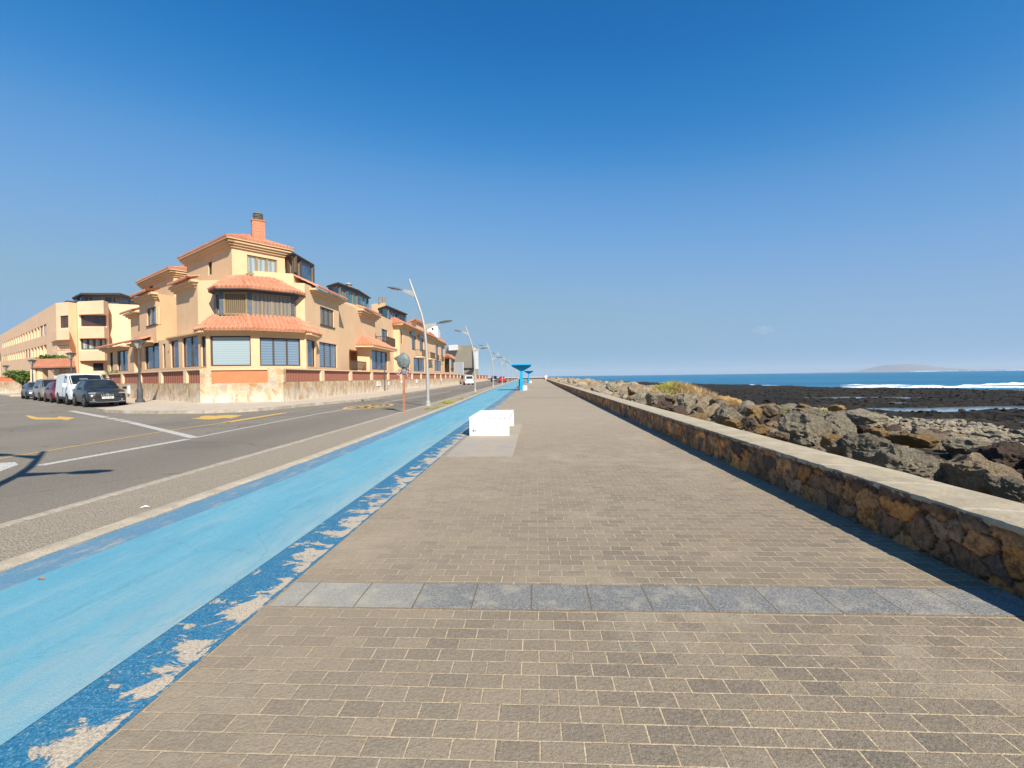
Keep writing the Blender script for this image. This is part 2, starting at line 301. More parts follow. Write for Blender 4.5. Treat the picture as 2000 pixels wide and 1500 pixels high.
# asphalt
n = N('asphalt')
base = n.mix(n.ramp(n.noise(0.35, 6, 0.6, n.mapp((1.0, 0.25, 1), rot=(0, 0, -0.05))), 0.3, 0.7), (0.118, 0.102, 0.078), (0.190, 0.164, 0.124))
xx = n.xyz(); lane = n.ramp(n.math('ABSOLUTE', n.math('SUBTRACT', n.math('ADD', xx[0], n.math('MULTIPLY', xx[1], 0.02)), -6.9)), 0.3, 1.5, 0.55, 0.0); base = n.mix(lane, base, (0.085, 0.073, 0.058))
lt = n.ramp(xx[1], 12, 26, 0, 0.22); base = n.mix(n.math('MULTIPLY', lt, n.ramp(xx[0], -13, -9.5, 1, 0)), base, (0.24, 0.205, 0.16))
c = n.mix(n.ramp(n.noise(110, 3, 0.8), 0.40, 0.64, 0, 0.55), base, (0.50, 0.43, 0.33)); c = n.mix(n.ramp(n.voro(85), 0.45, 0.75, 0, 0.6), c, (0.09, 0.078, 0.065))
c = n.mix(n.ramp(n.noise(1.1, 7, 0.7, n.mapp(loc=(4, 0, 0))), 0.62, 0.72, 0, 0.4), c, (0.13, 0.115, 0.10)); wv = n.node('ShaderNodeVectorMath', operation='ADD'); nz = n.node('ShaderNodeTexNoise'); n.lk(n.tc, nz.inputs['Vector']); nz.inputs['Scale'].default_value = 0.8; nz.inputs['Detail'].default_value = 6; n.lk(n.tc, wv.inputs[0]); n.lk(nz.outputs['Color'], wv.inputs[1])
ck = n.ramp(n.voro(0.16, vec=wv.outputs[0], feat='DISTANCE_TO_EDGE'), 0.0, 0.003, 0.7, 0.0); c = n.mix(ck, c, (0.04, 0.035, 0.03)); pt = n.ramp(n.noise(0.22, 3, 0.5, n.mapp(loc=(9, 3, 0))), 0.56, 0.575, 0, 0.22); c = n.mix(pt, c, (0.09, 0.08, 0.07)); n.col(c); n.r(0.9); n.bump(n.noise(120, 3, 0.8), 0.7, 0.006); M['asphalt'] = n.m
m = MB(); 
for (x0, x1, y0, y1) in [(-170, 0, -12, 300)]:
    xs = np.linspace(x0, x1, 18); ys = np.linspace(y0, y1, 32)
    for y in ys:
        for x in xs: m.v.append((float(x) if x < -1 else edgL(float(y)) + 0.1, float(y), 0.0))
    for j in range(len(ys) - 1):
        for i in range(len(xs) - 1): q = j * len(xs) + i; m.f.append((q, q + 1, q + 1 + len(xs), q + len(xs)))
tag(m.build('road', M['asphalt']), kind='structure')
# pavement on the far side of the road
n = N('pale_sidewalk'); c = n.mix(n.ramp(n.noise(2, 6, 0.7), 0.3, 0.7), (0.42, 0.34, 0.25), (0.56, 0.47, 0.36)); c = n.mix(n.ramp(n.noise(60, 3, 0.8), 0.55, 0.66, 0, 0.4), c, (0.25, 0.2, 0.15)); n.col(c); n.bump(n.noise(40, 4), 0.3, 0.01); M['walk'] = n.m
n = N('old_kerbstones'); c = n.mix(n.ramp(n.noise(3, 6, 0.75), 0.3, 0.65), (0.26, 0.22, 0.16), (0.46, 0.39, 0.29)); c = n.mix(n.ramp(n.noise(0.9, 5, 0.7), 0.5, 0.62, 0, 0.5), c, (0.55, 0.5, 0.42)); n.col(c); n.bump(n.noise(30, 4), 0.5, 0.01); M['kerb2'] = n.m
c0 = G(186, 801.5); Lv = Vector((LDIR.x, LDIR.y, 0)); Q0 = G(169, 795.4) + Vector((NDIR.x, NDIR.y, 0)) * 2.0 - Lv * 1.0; ctl = [Q0 + Lv * 34, Q0, c0 + Vector((NDIR.x, NDIR.y, 0)) * 0.5, c0]
for q in [(205, 805.5), (245, 807.5), (310, 808.5), (400, 807.5), (463, 805.5), (505, 803), (543, 799.5), (590, 794.5), (640, 790)]: ctl.append(G(*q))
front = [(p.x, p.y) for p in ctl] + [(farK(y), y) for y in list(range(30, 255, 8))]
def offset_line(pts, o):             # to the left of travel
    out = []
    for i, p in enumerate(pts):
        a = Vector(pts[max(i - 1, 0)]); b = Vector(pts[min(i + 1, len(pts) - 1)]); t = (b - a).normalized(); nn = Vector((-t.y, t.x))
        out.append((p[0] + nn.x * o, p[1] + nn.y * o))
    return out
inn = offset_line(front, 0.16); bk = offset_line(front, 9.0)
m = MB()
for i in range(len(front) - 1):
    a, b, c1, d1 = front[i], front[i + 1], inn[i + 1], inn[i]
    m.face([(a[0], a[1], -0.02), (b[0], b[1], -0.02), (b[0], b[1], 0.125), (a[0], a[1], 0.125)]); m.face([(a[0], a[1], 0.125), (b[0], b[1], 0.125), (c1[0], c1[1], 0.135), (d1[0], d1[1], 0.135)])
tag(m.build('far_kerb', M['kerb2']), kind='structure')
wk = MB()
W1 = Vector((rh * -18.0 + fh * 27.2).xy); W2 = Vector((rh * -13.5 + fh * 27.8).xy); L2 = Vector(LDIR.xy); R2 = Vector(RDIR.xy)
wallpts = [W1 + L2 * 34, W1, W2, W2 + R2 * 225]
wk.face([(p[0], p[1], 0.13) for p in inn] + [(p.x, p.y, 0.13) for p in reversed(wallpts)])
tag(wk.build('sidewalk', M['walk']), kind='structure')
# small island at the far left street mouth
isl = [G(-10, 771), G(0, 768), G(45, 768.5), G(62, 771), G(50, 773.8), G(20, 774.5)]
m = MB(); m.prism([(p.x, p.y) for p in reversed(isl)], 0.0, 0.12); tag(m.build('traffic_island', M['walk']), kind='structure')

# road markings ----------------------------------------------------
def markmat(name, c, wear):
    n = N(name); k = n.mix(n.ramp(n.noise(26, 6, 0.8), wear - 0.08, wear + 0.08), c, (0.16, 0.14, 0.115)); n.col(k); n.bump(n.noise(100, 2), 0.4, 0.004); return n.m
M['mk_w'] = markmat('worn_white_paint', (0.56, 0.53, 0.47), 0.545); M['mk_y'] = markmat('worn_yellow_paint', (0.66, 0.40, 0.09), 0.57); M['mk_f'] = markmat('faded_white_paint', (0.44, 0.41, 0.36), 0.50)
def lineobj(name, segs, mat, z=0.0042):
    m = MB()
    for (a, b, wd) in segs:
        p, q = G(*a), G(*b); t = (q - p).normalized(); nn = Vector((-t.y, t.x, 0)) * wd / 2
        k = max(1, int((q - p).length / 2))
        for i in range(k):
            s0 = p + (q - p) * (i / k); s1 = p + (q - p) * ((i + 1) / k)
            m.face([(s0 - nn).xy.to_3d() + Vector((0, 0, z)), (s1 - nn).xy.to_3d() + Vector((0, 0, z)), (s1 + nn).xy.to_3d() + Vector((0, 0, z)), (s0 + nn).xy.to_3d() + Vector((0, 0, z))])
    return tag(m.build(name, mat), kind='structure')
lineobj('centre_line', [((77, 909.5), (367, 858), 0.20)], M['mk_w'])
lineobj('lane_line', [((381, 855), (600, 812.3), 0.10), ((600, 812.3), (690, 796.8), 0.13), ((750, 786), (880, 764.5), 0.13)], M['mk_w'])
lineobj('stop_line', [((139, 802.8), (208, 815.6), 0.26), ((214, 816.8), (224, 818.7), 0.26), ((228, 819.5), (237, 821.3), 0.26), ((240, 822), (251, 824.3), 0.26), ((254, 825), (381, 855.2), 0.22)], M['mk_w'], 0.0046)
lineobj('yellow_line', [((-4, 897), (330, 841), 0.075), ((330, 841), (450, 824.3), 0.10), ((440, 825.5), (556, 806.5), 0.30)], M['mk_y'], 0.005)
lineobj('kerb_line', [((555, 806), (610, 798), 0.14), ((620, 796.5), (700, 786), 0.14), ((710, 784.6), (800, 770.8), 0.16)], M['mk_f'], 0.005)
lineobj('faded_line', [((0, 807.4), (62, 804.8), 0.25), ((0, 793), (10, 792), 0.25)], M['mk_f'], 0.0046)
def markpoly(name, pts, mat, z=0.0048):
    m = MB(); q = [G(*p) for p in pts]
    m.face([(p.x, p.y, z) for p in q]); o = m.build(name, mat)
    if o.data.polygons[0].normal.z < 0: o.data.flip_normals()
    return tag(o, kind='structure')
markpoly('turn_arrow', [(49.5, 811.3), (61, 812.2), (73, 815.6), (112, 816), (114, 813.4), (147, 816), (130, 821.2), (121, 819.2), (69, 819.8), (58, 817)], M['mk_y'])
markpoly('turn_arrow', [(373, 817.3), (392, 815.6), (390, 813.8), (402, 811.8), (420, 812.4), (444, 810.6), (474, 811.2), (451, 817.6), (438, 816.6), (416, 819.4), (398, 819.4)], M['mk_y'])
markpoly('give_way_mark', [(-10, 925), (-10, 905), (30, 903), (36, 908)], M['mk_w'], 0.0044)
m = MB(); cc = G(722, 793.8)
for i in range(28):
    a0 = 2 * math.pi * i / 28; a1 = 2 * math.pi * (i + 1) / 28
    rx, ry, k = 1.02, 2.3, 0.86
    m.face([(cc.x + rx * math.cos(a), cc.y + ry * math.sin(a), 0.006) if s else (cc.x + rx * k * math.cos(a), cc.y + ry * k * math.sin(a), 0.006) for a, s in ((a0, 1), (a1, 1), (a1, 0), (a0, 0))])
tag(m.build('speed_roundel', M['mk_y']), kind='structure')
def digit(m, ox, oy, segs, w_, h_, t_):
    L = {'a': (0, w_, h_ - t_, h_), 'g': (0, w_, h_ / 2 - t_ / 2, h_ / 2 + t_ / 2), 'd': (0, w_, 0, t_), 'f': (0, t_ * .5, h_ / 2, h_), 'b': (w_ - t_ * .5, w_, h_ / 2, h_), 'e': (0, t_ * .5, 0, h_ / 2), 'c': (w_ - t_ * .5, w_, 0, h_ / 2)}
    for s_ in segs:
        x0, x1, y0, y1 = L[s_]; m.face([(ox + x0, oy + y0, 0.0062), (ox + x1, oy + y0, 0.0062), (ox + x1, oy + y1, 0.0062), (ox + x0, oy + y1, 0.0062)])
m = MB(); digit(m, cc.x - 0.62, cc.y - 1.2, 'abcdg', 0.5, 2.4, 0.34); digit(m, cc.x + 0.12, cc.y - 1.2, 'abcdef', 0.5, 2.4, 0.34); tag(m.build('speed_number', M['mk_y']), kind='structure')
# land base under everything
n = N('dry_ground'); n.col(n.mix(n.ramp(n.noise(0.2, 6), 0.3, 0.7), (0.25, 0.2, 0.14), (0.34, 0.28, 0.2))); M['land'] = n.m
m = MB(); m.box(-900, 3.4, -60, 300, -2.5, -0.06); m.box(-900, -40, 300, 900, -2.5, -0.06); tag(m.build('ground', M['land']), kind='structure')
# ================================================================ SHORE
SEA = -2.25
n = N('sea_water')
n.b.inputs['Specular IOR Level'].default_value = 0.35
xy = n.mapp((0.006, 0.02, 1)); c = n.mix(n.ramp(n.noise(1.0, 6, 0.65, xy), 0.3, 0.7), (0.010, 0.110, 0.215), (0.045, 0.225, 0.345)); c = n.mix(n.ramp(n.noise(0.05, 4, 0.7, n.mapp((1, 3, 1))), 0.55, 0.7, 0, 0.6), c, (0.004, 0.07, 0.18))
c = n.mix(n.ramp(n.noise(0.03, 7, 0.75, n.mapp((1, 5, 1), loc=(7, 0, 0))), 0.66, 0.72, 0, 0.55), c, (0.45, 0.55, 0.6)); n.col(c); n.r(0.35)
n.bump(n.math('ADD', n.noise(0.12, 6, 0.7, n.mapp((1, 2.5, 1))), n.noise(0.9, 3, 0.7)), 1.0, 0.9); M['sea'] = n.m
m = MB()
m.face([(-26000, 262, SEA), (-26000, 27000, SEA), (27000, 27000, SEA), (27000, 262, SEA)]); m.face([(3.4, 262, SEA), (27000, 262, SEA), (27000, -400, SEA), (3.4, -400, SEA)])
o = m.build('sea', M['sea']); o.data.flip_normals() if o.data.polygons[0].normal.z < 0 else None
for p_ in o.data.polygons:
    if p_.normal.z < 0: pass
bm = bmesh.new(); bm.from_mesh(o.data)
for f_ in bm.faces:
    if f_.normal.z < 0: f_.normal_flip()
bm.to_mesh(o.data); bm.free(); tag(o, kind='structure')
# reef and bank as one terrain
ys_of = pl([3, 20, 45, 50, 57, 63, 70, 77, 103, 160, 400], [360, 345, 300, 260, 209, 165, 130, 110, 100, 93, 82])
bankz = pl([0, 0.6, 1.5, 3.0, 4.6, 6.0, 9.0, 14, 20, 24, 30], [-0.45, -0.30, -0.12, 0.0, 0.02, -0.25, -1.15, -1.5, -1.75, -1.95, -2.02])
def shore_z(x, y):
    L = x - wallF(min(max(y, 0), 250)) - 0.4
    wdt = 1.0 if y < 25 else min(1.35, 1 + (y - 25) * 0.01)
    if y > 40: wdt2 = max(0.62, 1 - (y - 40) * 0.02)
    else: wdt2 = 1
    Lb = L / wdt if L < 5 else 5 / wdt + (L - 5) / wdt2
    z = bankz(Lb)
    v = Vector((x, y, 0))
    if L > 7:
        k = min(1, (L - 7) / 8)
        z += k * (0.30 * noise.fractal(v * 0.16, 1.0, 2.0, 3) + 0.16 * noise.fractal(v * 0.9, 0.9, 2.0, 3))
    else:
        z += 0.12 * noise.fractal(v * 0.9, 1.0, 2.0, 3)
    d = y - ys_of(x) + 9 * noise.noise(v * 0.05)
    if d > -12: z -= min(1.0, (d + 12) / 14) * 0.9
    if x > 30 and 38 < y < 55:
        b = 1 - abs(y - 46.6 + 1.2 * noise.noise(Vector((x * 0.12, 3, 0)))) / 3.4
        if x > 60: b = b * 1.0
        b *= min(1, (x - 31) / 4)
        if b > 0: z -= 2.0 * min(b, 0.5)
    for (cx, cy, rx, ry) in ((47, 69, 6, 2.4), (40, 70, 2.5, 1.6), (42, 57, 2.5, 1.2), (31, 36.5, 3.4, 1.1), (35, 34, 2.2, 0.9), (88, 88, 12, 3)):
        q = ((x - cx) / rx) ** 2 + ((y - cy) / ry) ** 2
        if q < 1.4: z -= 0.7 * min(1, 1.4 - q)
    return z
def grow(a, b, s0, g, mx):
    out = [a]; s = s0
    while out[-1] < b: out.append(out[-1] + s); s = min(s * g, mx)
    return out
gx = grow(3.42, 460, 0.18, 1.02, 6); gy = grow(-6, 420, 0.22, 1.013, 4.0)
m = MB()
for y in gy:
    for x in gx: m.v.append((x + (wallF(min(y, 250)) - 2.98 if x < 4.5 else 0), y, shore_z(x, y)))
K = len(gx)
for j in range(len(gy) - 1):
    for i in range(K - 1): q = j * K + i; m.f.append((q, q + 1, q + K + 1, q + K))
n = N('wet_lava_rock')
xx = n.xyz()
reef = n.mix(n.ramp(n.noise(1.3, 8, 0.75), 0.35, 0.65), (0.008, 0.0075, 0.006), (0.050, 0.039, 0.025)); reef = n.mix(n.ramp(n.noise(0.25, 5, 0.7, n.mapp(loc=(5, 5, 0))), 0.45, 0.65, 0, 0.6), reef, (0.062, 0.046, 0.020))
reef = n.mix(n.ramp(n.noise(6, 4, 0.8), 0.60, 0.70, 0, 0.6), reef, (0.11, 0.10, 0.085))
dry = n.mix(n.ramp(n.noise(6, 7, 0.8), 0.35, 0.65), (0.04, 0.032, 0.025), (0.16, 0.128, 0.09)); k = n.ramp(xx[2], -1.85, -1.45); n.col(n.mix(k, reef, dry)); n.r(n.ramp(k, 0, 1, 0.75, 0.95)); n.b.inputs['Specular IOR Level'].default_value = 0.15
n.bump(n.math('ADD', n.noise(3, 8, 0.8), n.math('MULTIPLY', n.voro(1.6), 1.2)), 1.0, 0.35); M['reef'] = n.m
tag(m.build('shore_terrain', M['reef']), kind='structure')
n = N('still_pool_water'); n.col((0.22, 0.29, 0.34)); n.r(0.10); n.b.inputs['Specular IOR Level'].default_value = 0.9; M['pool'] = n.m
for (x0, x1, y0, y1) in ((29, 130, 41, 53), (37, 55, 66, 73), (38, 46, 55, 59), (27, 39, 32.5, 38.2), (76, 100, 84, 92)):
    m = MB(); m.face([(x0, y0, SEA + 0.03), (x1, y0, SEA + 0.03), (x1, y1, SEA + 0.03), (x0, y1, SEA + 0.03)]); tag(m.build('tide_pool_water', M['pool']), kind='structure')
# surf
n = N('sea_foam'); n.col(n.mix(n.ramp(n.noise(0.8, 6, 0.8), 0.35, 0.55), (0.45, 0.60, 0.66), (0.86, 0.88, 0.88))); n.r(0.7); n.bump(n.noise(1.5, 6, 0.8), 1, 0.3); M['foam'] = n.m
def surf(pts, w0, hgt, seed):
    m = MB(); base = [G(a, b, SEA) for a, b in pts]; cum = [0]
    for i in range(1, len(base)): cum.append(cum[-1] + (base[i] - base[i - 1]).length)
    nn = int(cum[-1] / 0.9); cols = 9
    for j in range(nn + 1):
        s = cum[-1] * j / nn; x = float(np.interp(s, cum, [p.x for p in base])); y = float(np.interp(s, cum, [p.y for p in base]))
        endf = min(1, j / 14, (nn - j) / 14) * min(1, 0.25 + 1.6 * max(0, 0.5 + noise.noise(Vector((s * 0.022, seed * 3, 2))))); wd = w0 * (0.35 + 1.3 * abs(noise.noise(Vector((s * 0.035, seed, 0))))) * endf + 0.3
        yo = 2.6 * noise.noise(Vector((s * 0.05, seed, 5)))
        for i in range(cols):
            t = i / (cols - 1); z = SEA + 0.02 + hgt * endf * math.sin(math.pi * t) ** 0.7 * (0.15 + 2.2 * abs(noise.fractal(Vector((s * 0.11, t * 2, seed)), 1, 2, 4)))
            m.v.append((x, y + yo + t * wd + 1.3 * noise.noise(Vector((s * 0.25, t, seed))), z if 0 < i < cols - 1 else SEA - 0.1))
    for j in range(nn):
        for i in range(cols - 1): q = j * cols + i; m.f.append((q, q + 1, q + cols + 1, q + cols))
    o = m.build('breaking_surf', M['foam'], smooth=True); tag(o, kind='stuff')
surf([(1585, 757.0), (1640, 757.6), (1700, 757.6), (1800, 757.4), (1900, 757.2), (2000, 757.6), (2150, 757)], 6, 0.42, 1.0)
surf([(1890, 753.0), (1960, 752.0), (2040, 751.5), (2150, 750)], 6, 0.5, 2.0)
surf([(1640, 752.5), (1720, 753.0), (1790, 752.6)], 5, 0.55, 7.0)
surf([(1255, 747.5), (1290, 748.0), (1332, 748.6)], 14, 0.7, 3.0)
surf([(1440, 752.2), (1480, 752.6), (1530, 753.0)], 5, 0.4, 4.0)
surf([(1940, 764.5), (1990, 765), (2080, 765)], 3, 0.15, 5.0)
# distant island
def ridge(name, prof, D, dep, mat, seed):
    m = MB(); rows = 7; pts = []
    pxs = np.arange(prof[0][0], prof[-1][0] + 1, 3.0)
    for j in range(rows):
        t = j / (rows - 1); dd = D + dep * t; k = math.sin(math.pi * min(1, 0.02 + t)) ** 0.8 if j not in (0, rows - 1) else 0
        for px in pxs:
            h = float(np.interp(px, [p[0] for p in prof], [p[1] for p in prof])) * 2.0; pz = h / F * (D + dep / 2)
            q = P(px, HY(px), D + dep / 2); dirv = fh * (dep * (t - 0.5))
            zz = pz * k * (1 + 0.10 * noise.fractal(Vector((px * 0.05, t * 4, seed)), 1, 2, 4)) if k else -20
            m.v.append((q.x + dirv.x, q.y + dirv.y, zz - 3))
    c_ = len(pxs)
    for j in range(rows - 1):
        for i in range(c_ - 1): q = j * c_ + i; m.f.append((q, q + 1, q + c_ + 1, q + c_))
    return tag(m.build(name, mat, smooth=True), kind='structure')
n = N('far_volcanic_hill'); n.col(n.mix(n.ramp(n.noise(0.0015, 6), 0.35, 0.65), (0.10, 0.075, 0.055), (0.20, 0.155, 0.11))); M['isl'] = n.m
ridge('distant_hills', [(1655, 0.2), (1690, 1.2), (1712, 3.2), (1728, 6.6), (1745, 7.4), (1770, 7.6), (1790, 6.2), (1806, 4.6), (1830, 3.0), (1860, 1.6), (1890, 1.1), (2080, 1.2)], 15000, 2600, M['isl'], 1)
ridge('distant_coast', [(1540, 0.1), (1600, 0.5), (1700, 0.8), (1800, 0.9), (2000, 1.0), (2150, 0.8)], 14000, 900, M['isl'], 2)
m = MB()
for i in range(110):
    px = R.choice([R.uniform(1835, 2010), R.uniform(1970, 2060), R.uniform(1780, 1830)]); q = P(px, HY(px), 13700); s = R.uniform(8, 20); h = R.uniform(8, 22)
    m.box(q.x - s, q.x + s, q.y - s, q.y + s, -3, h)
tag(m.build('distant_town', M['white']), kind='stuff')
# a faint little cloud
n = N('cloud_vapour'); n.t.nodes.remove(n.b); vol = n.node('ShaderNodeVolumePrincipled'); vol.inputs['Density'].default_value = 0.00042; vol.inputs['Color'].default_value = (1, 1, 1, 1); n.lk(vol.outputs[0], n.t.nodes['Material Output'].inputs['Volume']); M['cloud'] = n.m
m = MB(); bm = bmesh.new()
for (px, py, r) in [(1476, 646, 110), (1487, 643, 170), (1497, 642, 150), (1506, 646, 100), (1491, 649, 120), (1481, 640, 80)]:
    q = P(px, py, 13000); bmesh.ops.create_icosphere(bm, subdivisions=3, radius=r, matrix=Matrix.Translation(q) @ Matrix.Diagonal((1.15, 1.5, 0.6, 1)))
me = bpy.data.meshes.new('cloud'); bm.to_mesh(me); bm.free(); me.materials.append(M['cloud']); o = bpy.data.objects.new('cloud', me); COL.objects.link(o); tag(o, kind='structure')

# ================================================================ LOW SEA WALL
def stone_face(y0, y1, dy, zt, seed, cell=(0.25, 0.165)):
    ys = np.arange(y0, y1 + dy * 0.5, dy); nz = max(3, int(round(zt / min(dy, 0.03)))) if dy < 0.06 else 6
    zs = np.linspace(0.0, zt, nz)
    rs = np.random.RandomState(seed); cs, cz = cell; ci = np.arange(math.floor(y0 / cs) - 2, math.ceil(y1 / cs) + 3); cj = np.arange(-1, int(zt / cz) + 3)
    hsh = lambda i, j, k: (math.sin(i * 127.1 + j * 311.7 + k * 74.7) * 43758.5453) % 1
    seeds = {}
    V = []; C = []
    for y in ys:
        for z in zs:
            wy = y + 0.055 * noise.noise(Vector((y * 7, z * 7, 1))) + 0.022 * noise.noise(Vector((y * 26, z * 26, 1))); wz = z + 0.05 * noise.noise(Vector((y * 7, z * 7, 5))) + 0.02 * noise.noise(Vector((y * 26, z * 26, 5)))
            i0 = math.floor(wy / cs); j0 = math.floor(wz / cz); best = (9, None); sec = 9
            for i in (i0 - 1, i0, i0 + 1):
                for j in (j0 - 1, j0, j0 + 1):
                    key = (i, j)
                    if key not in seeds: seeds[key] = ((i + hsh(i, j, 1)) * cs, (j + hsh(i, j, 2)) * cz)
                    s_ = seeds[key]; d_ = math.hypot((wy - s_[0]) * 0.72, wz - s_[1])
                    if d_ < best[0]: sec = best[0]; best = (d_, key)
                    elif d_ < sec: sec = d_
            e = min(1, (sec - best[0]) / 0.015); key = best[1]
            disp = 0.032 * e ** 0.5 * (0.6 + 0.8 * hsh(key[0], key[1], 6)) + 0.016 * noise.fractal(Vector((y * 14, z * 14, 3)), 0.7, 2, 4)
            hcol = hsh(key[0], key[1], 3); lum = 0.65 + 0.7 * hsh(key[0], key[1], 4)
            if hcol < 0.30: c_ = (0.20, 0.125, 0.072)
            elif hcol < 0.55: c_ = (0.33, 0.185, 0.082)
            elif hcol < 0.72: c_ = (0.46, 0.225, 0.072)
            elif hcol < 0.88: c_ = (0.11, 0.085, 0.068)
            else: c_ = (0.24, 0.17, 0.11)
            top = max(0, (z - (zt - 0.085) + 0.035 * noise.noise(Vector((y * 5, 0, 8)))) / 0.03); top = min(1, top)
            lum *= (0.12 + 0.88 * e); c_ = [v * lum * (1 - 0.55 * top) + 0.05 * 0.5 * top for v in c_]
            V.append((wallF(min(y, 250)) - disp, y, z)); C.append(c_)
    k = len(zs); Fc = [(a * k + b, (a + 1) * k + b, (a + 1) * k + b + 1, a * k + b + 1) for a in range(len(ys) - 1) for b in range(k - 1)]
    return V, C, Fc
V = []; C = []; Fc = []
for (a, b, dy, sd_) in ((2.1, 5.6, 0.013, 1), (5.6, 11, 0.028, 1), (11, 30, 0.07, 1), (30, 250, 0.35, 1)):
    v, c_, f = stone_face(a, b, dy, 0.44, sd_); n0 = len(V); V += v; C += c_; Fc += [tuple(n0 + i for i in q) for q in f]
v, c_, f = stone_face(-6, 2.1, 0.06, 0.44, 1); n0 = len(V); V += v; C += c_; Fc += [tuple(n0 + i for i in q) for q in f]
me = bpy.data.meshes.new('stone_face'); me.from_pydata(V, [], Fc); me.update()
at = me.color_attributes.new('stone', 'FLOAT_COLOR', 'POINT'); at.data.foreach_set('color', [x for q in C for x in (*q, 1.0)])
me.polygons.foreach_set('use_smooth', [True] * len(me.polygons))
n = N('rubble_masonry'); a_ = n.node('ShaderNodeAttribute', attribute_name='stone')
c = n.mix(n.ramp(n.noise(28, 6, 0.8), 0.3, 0.7), a_.outputs['Color'], n.mix(1.0, a_.outputs['Color'], (2.9, 2.45, 2.0), 'MULTIPLY')); c = n.mix(n.ramp(n.noise(9, 5, 0.75), 0.48, 0.64, 0, 0.75), c, (0.05, 0.036, 0.027)); c = n.mix(n.ramp(n.noise(110, 2, 0.8), 0.62, 0.7, 0, 0.5), c, (0.42, 0.34, 0.26))
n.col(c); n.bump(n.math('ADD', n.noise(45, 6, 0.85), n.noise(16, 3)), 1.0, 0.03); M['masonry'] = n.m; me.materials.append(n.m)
sw = thing('sea_wall', 'low brown rubble stone wall with pale concrete top running along the right of the promenade', 'wall', (0, 0, 0))
o = bpy.data.objects.new('stone_face', me); COL.objects.link(o); o.parent = sw
n = N('pale_coping'); xx = n.xyz()
c = n.mix(n.ramp(n.noise(4, 7, 0.75, n.mapp((1, 0.6, 1))), 0.3, 0.7), (0.34, 0.275, 0.175), (0.49, 0.41, 0.28)); jj = n.math('ABSOLUTE', n.math('SUBTRACT', n.math('FRACT', n.math('DIVIDE', n.math('ADD', xx[1], n.math('ADD', n.math('MULTIPLY', xx[0], 0.35), n.math('MULTIPLY', n.noise(5, 3), 0.08))), 0.82)), 0.5))
c = n.mix(n.ramp(jj, 0.0, 0.04, 0.55, 0), c, (0.66, 0.60, 0.48)); c = n.mix(n.ramp(n.noise(70, 4, 0.8), 0.58, 0.7, 0, 0.6), c, (0.22, 0.18, 0.13)); c = n.mix(n.ramp(n.noise(1.7, 6, 0.75), 0.55, 0.68, 0, 0.4), c, (0.28, 0.24, 0.175)); n.col(c); n.bump(n.math('ADD', n.noise(50, 5, 0.8), n.math('MULTIPLY', n.noise(6, 3), 2)), 0.7, 0.012); M['coping'] = n.m
m = MB(); ys = list(np.arange(-6, 14, 0.04)) + list(np.arange(14, 40, 0.12)) + list(np.arange(40, 250.1, 1.0)); prof = [(-0.015, 0.40), (-0.032, 0.425), (-0.022, 0.456), (0.02, 0.464), (0.14, 0.467), (0.3, 0.468), (0.45, 0.465), (0.52, 0.455), (0.53, 0.42), (0.53, -0.7)]
for y in ys:
    f = wallF(min(y, 250))
    for i, (dx, z) in enumerate(prof):
        if i < 3: j1 = noise.noise(Vector((y * 9, i * 3, 2))) * 0.018 + noise.noise(Vector((y * 28, i * 3, 7))) * 0.012; j2 = noise.noise(Vector((y * 7, i * 5, 12))) * 0.02 + noise.noise(Vector((y * 25, i * 5, 17))) * 0.012
        else: j1 = 0; j2 = noise.noise(Vector((y * 3, dx * 3, 4))) * 0.006
        if i == 2: j2 *= 0.3
        m.v.append((f + dx + j1, y, z + j2))
k = len(prof)
for a in range(len(ys) - 1):
    for b in range(k - 1): q = a * k + b; m.f.append((q, q + k, q + k + 1, q + 1))
m.build('coping', M['coping'], sw, smooth=True)
# end wall across the far end of the promenade
ew = thing('sea_wall', 'whitewashed-topped dark wall crossing the far end of the promenade', 'wall', (0, 0, 0))
m = MB(); a = Vector((3.75, 250.6, 0)); b = Vector((-60, 262, 0)); t = (b - a).normalized(); nn = Vector((-t.y, t.x, 0))
m.prism([tuple((a).xy), tuple((a - nn * 0.5).xy), tuple((b - nn * 0.5).xy), tuple(b.xy)], -0.05, 0.85); o = m.build('stone_face', plain('dark_masonry', (0.10, 0.075, 0.055), 0.9, 0.4, 1.0), ew); 
m = MB(); m.prism([tuple((a + nn * 0.05 - t * 0.05).xy), tuple((a - nn * 0.55 - t * 0.05).xy), tuple((b - nn * 0.55).xy), tuple((b + nn * 0.05).xy)], 0.85, 1.12); m.build('coping', M['white'], ew)

# ================================================================ ROCK BANK
def rockmat(name, a, b, c2):
    n = N(name)
    c = n.mix(n.ramp(n.noise(2.2, 7, 0.75), 0.3, 0.68), a, b); c = n.mix(n.ramp(n.noise(1.1, 4, 0.6, n.mapp(loc=(3, 1, 2))), 0.50, 0.66, 0, 0.7), c, c2); c = n.mix(n.ramp(n.noise(16, 5, 0.85), 0.50, 0.62, 0, 0.75), c, tuple(min(0.7, x * 1.7) for x in b)); c = n.mix(n.ramp(n.noise(30, 3, 0.85, n.mapp(loc=(9, 1, 2))), 0.56, 0.64, 0, 0.75), c, tuple(x * 0.22 for x in a))
    oi = n.node('ShaderNodeObjectInfo'); c = n.mix(n.ramp(oi.outputs['Random'], 0, 1, 0, 0.45), c, (0.12, 0.098, 0.072)); n.col(c); n.r(0.95); n.b.inputs['Specular IOR Level'].default_value = 0.12
    pit = n.ramp(n.voro(14, rnd=1), 0.0, 0.30, -1.0, 0.0); n.bump(n.math('ADD', n.math('ADD', n.noise(9, 8, 0.85), n.math('MULTIPLY', pit, 0.45)), n.math('MULTIPLY', n.noise(3, 3), 0.8)), 1.0, 0.10); return n.m
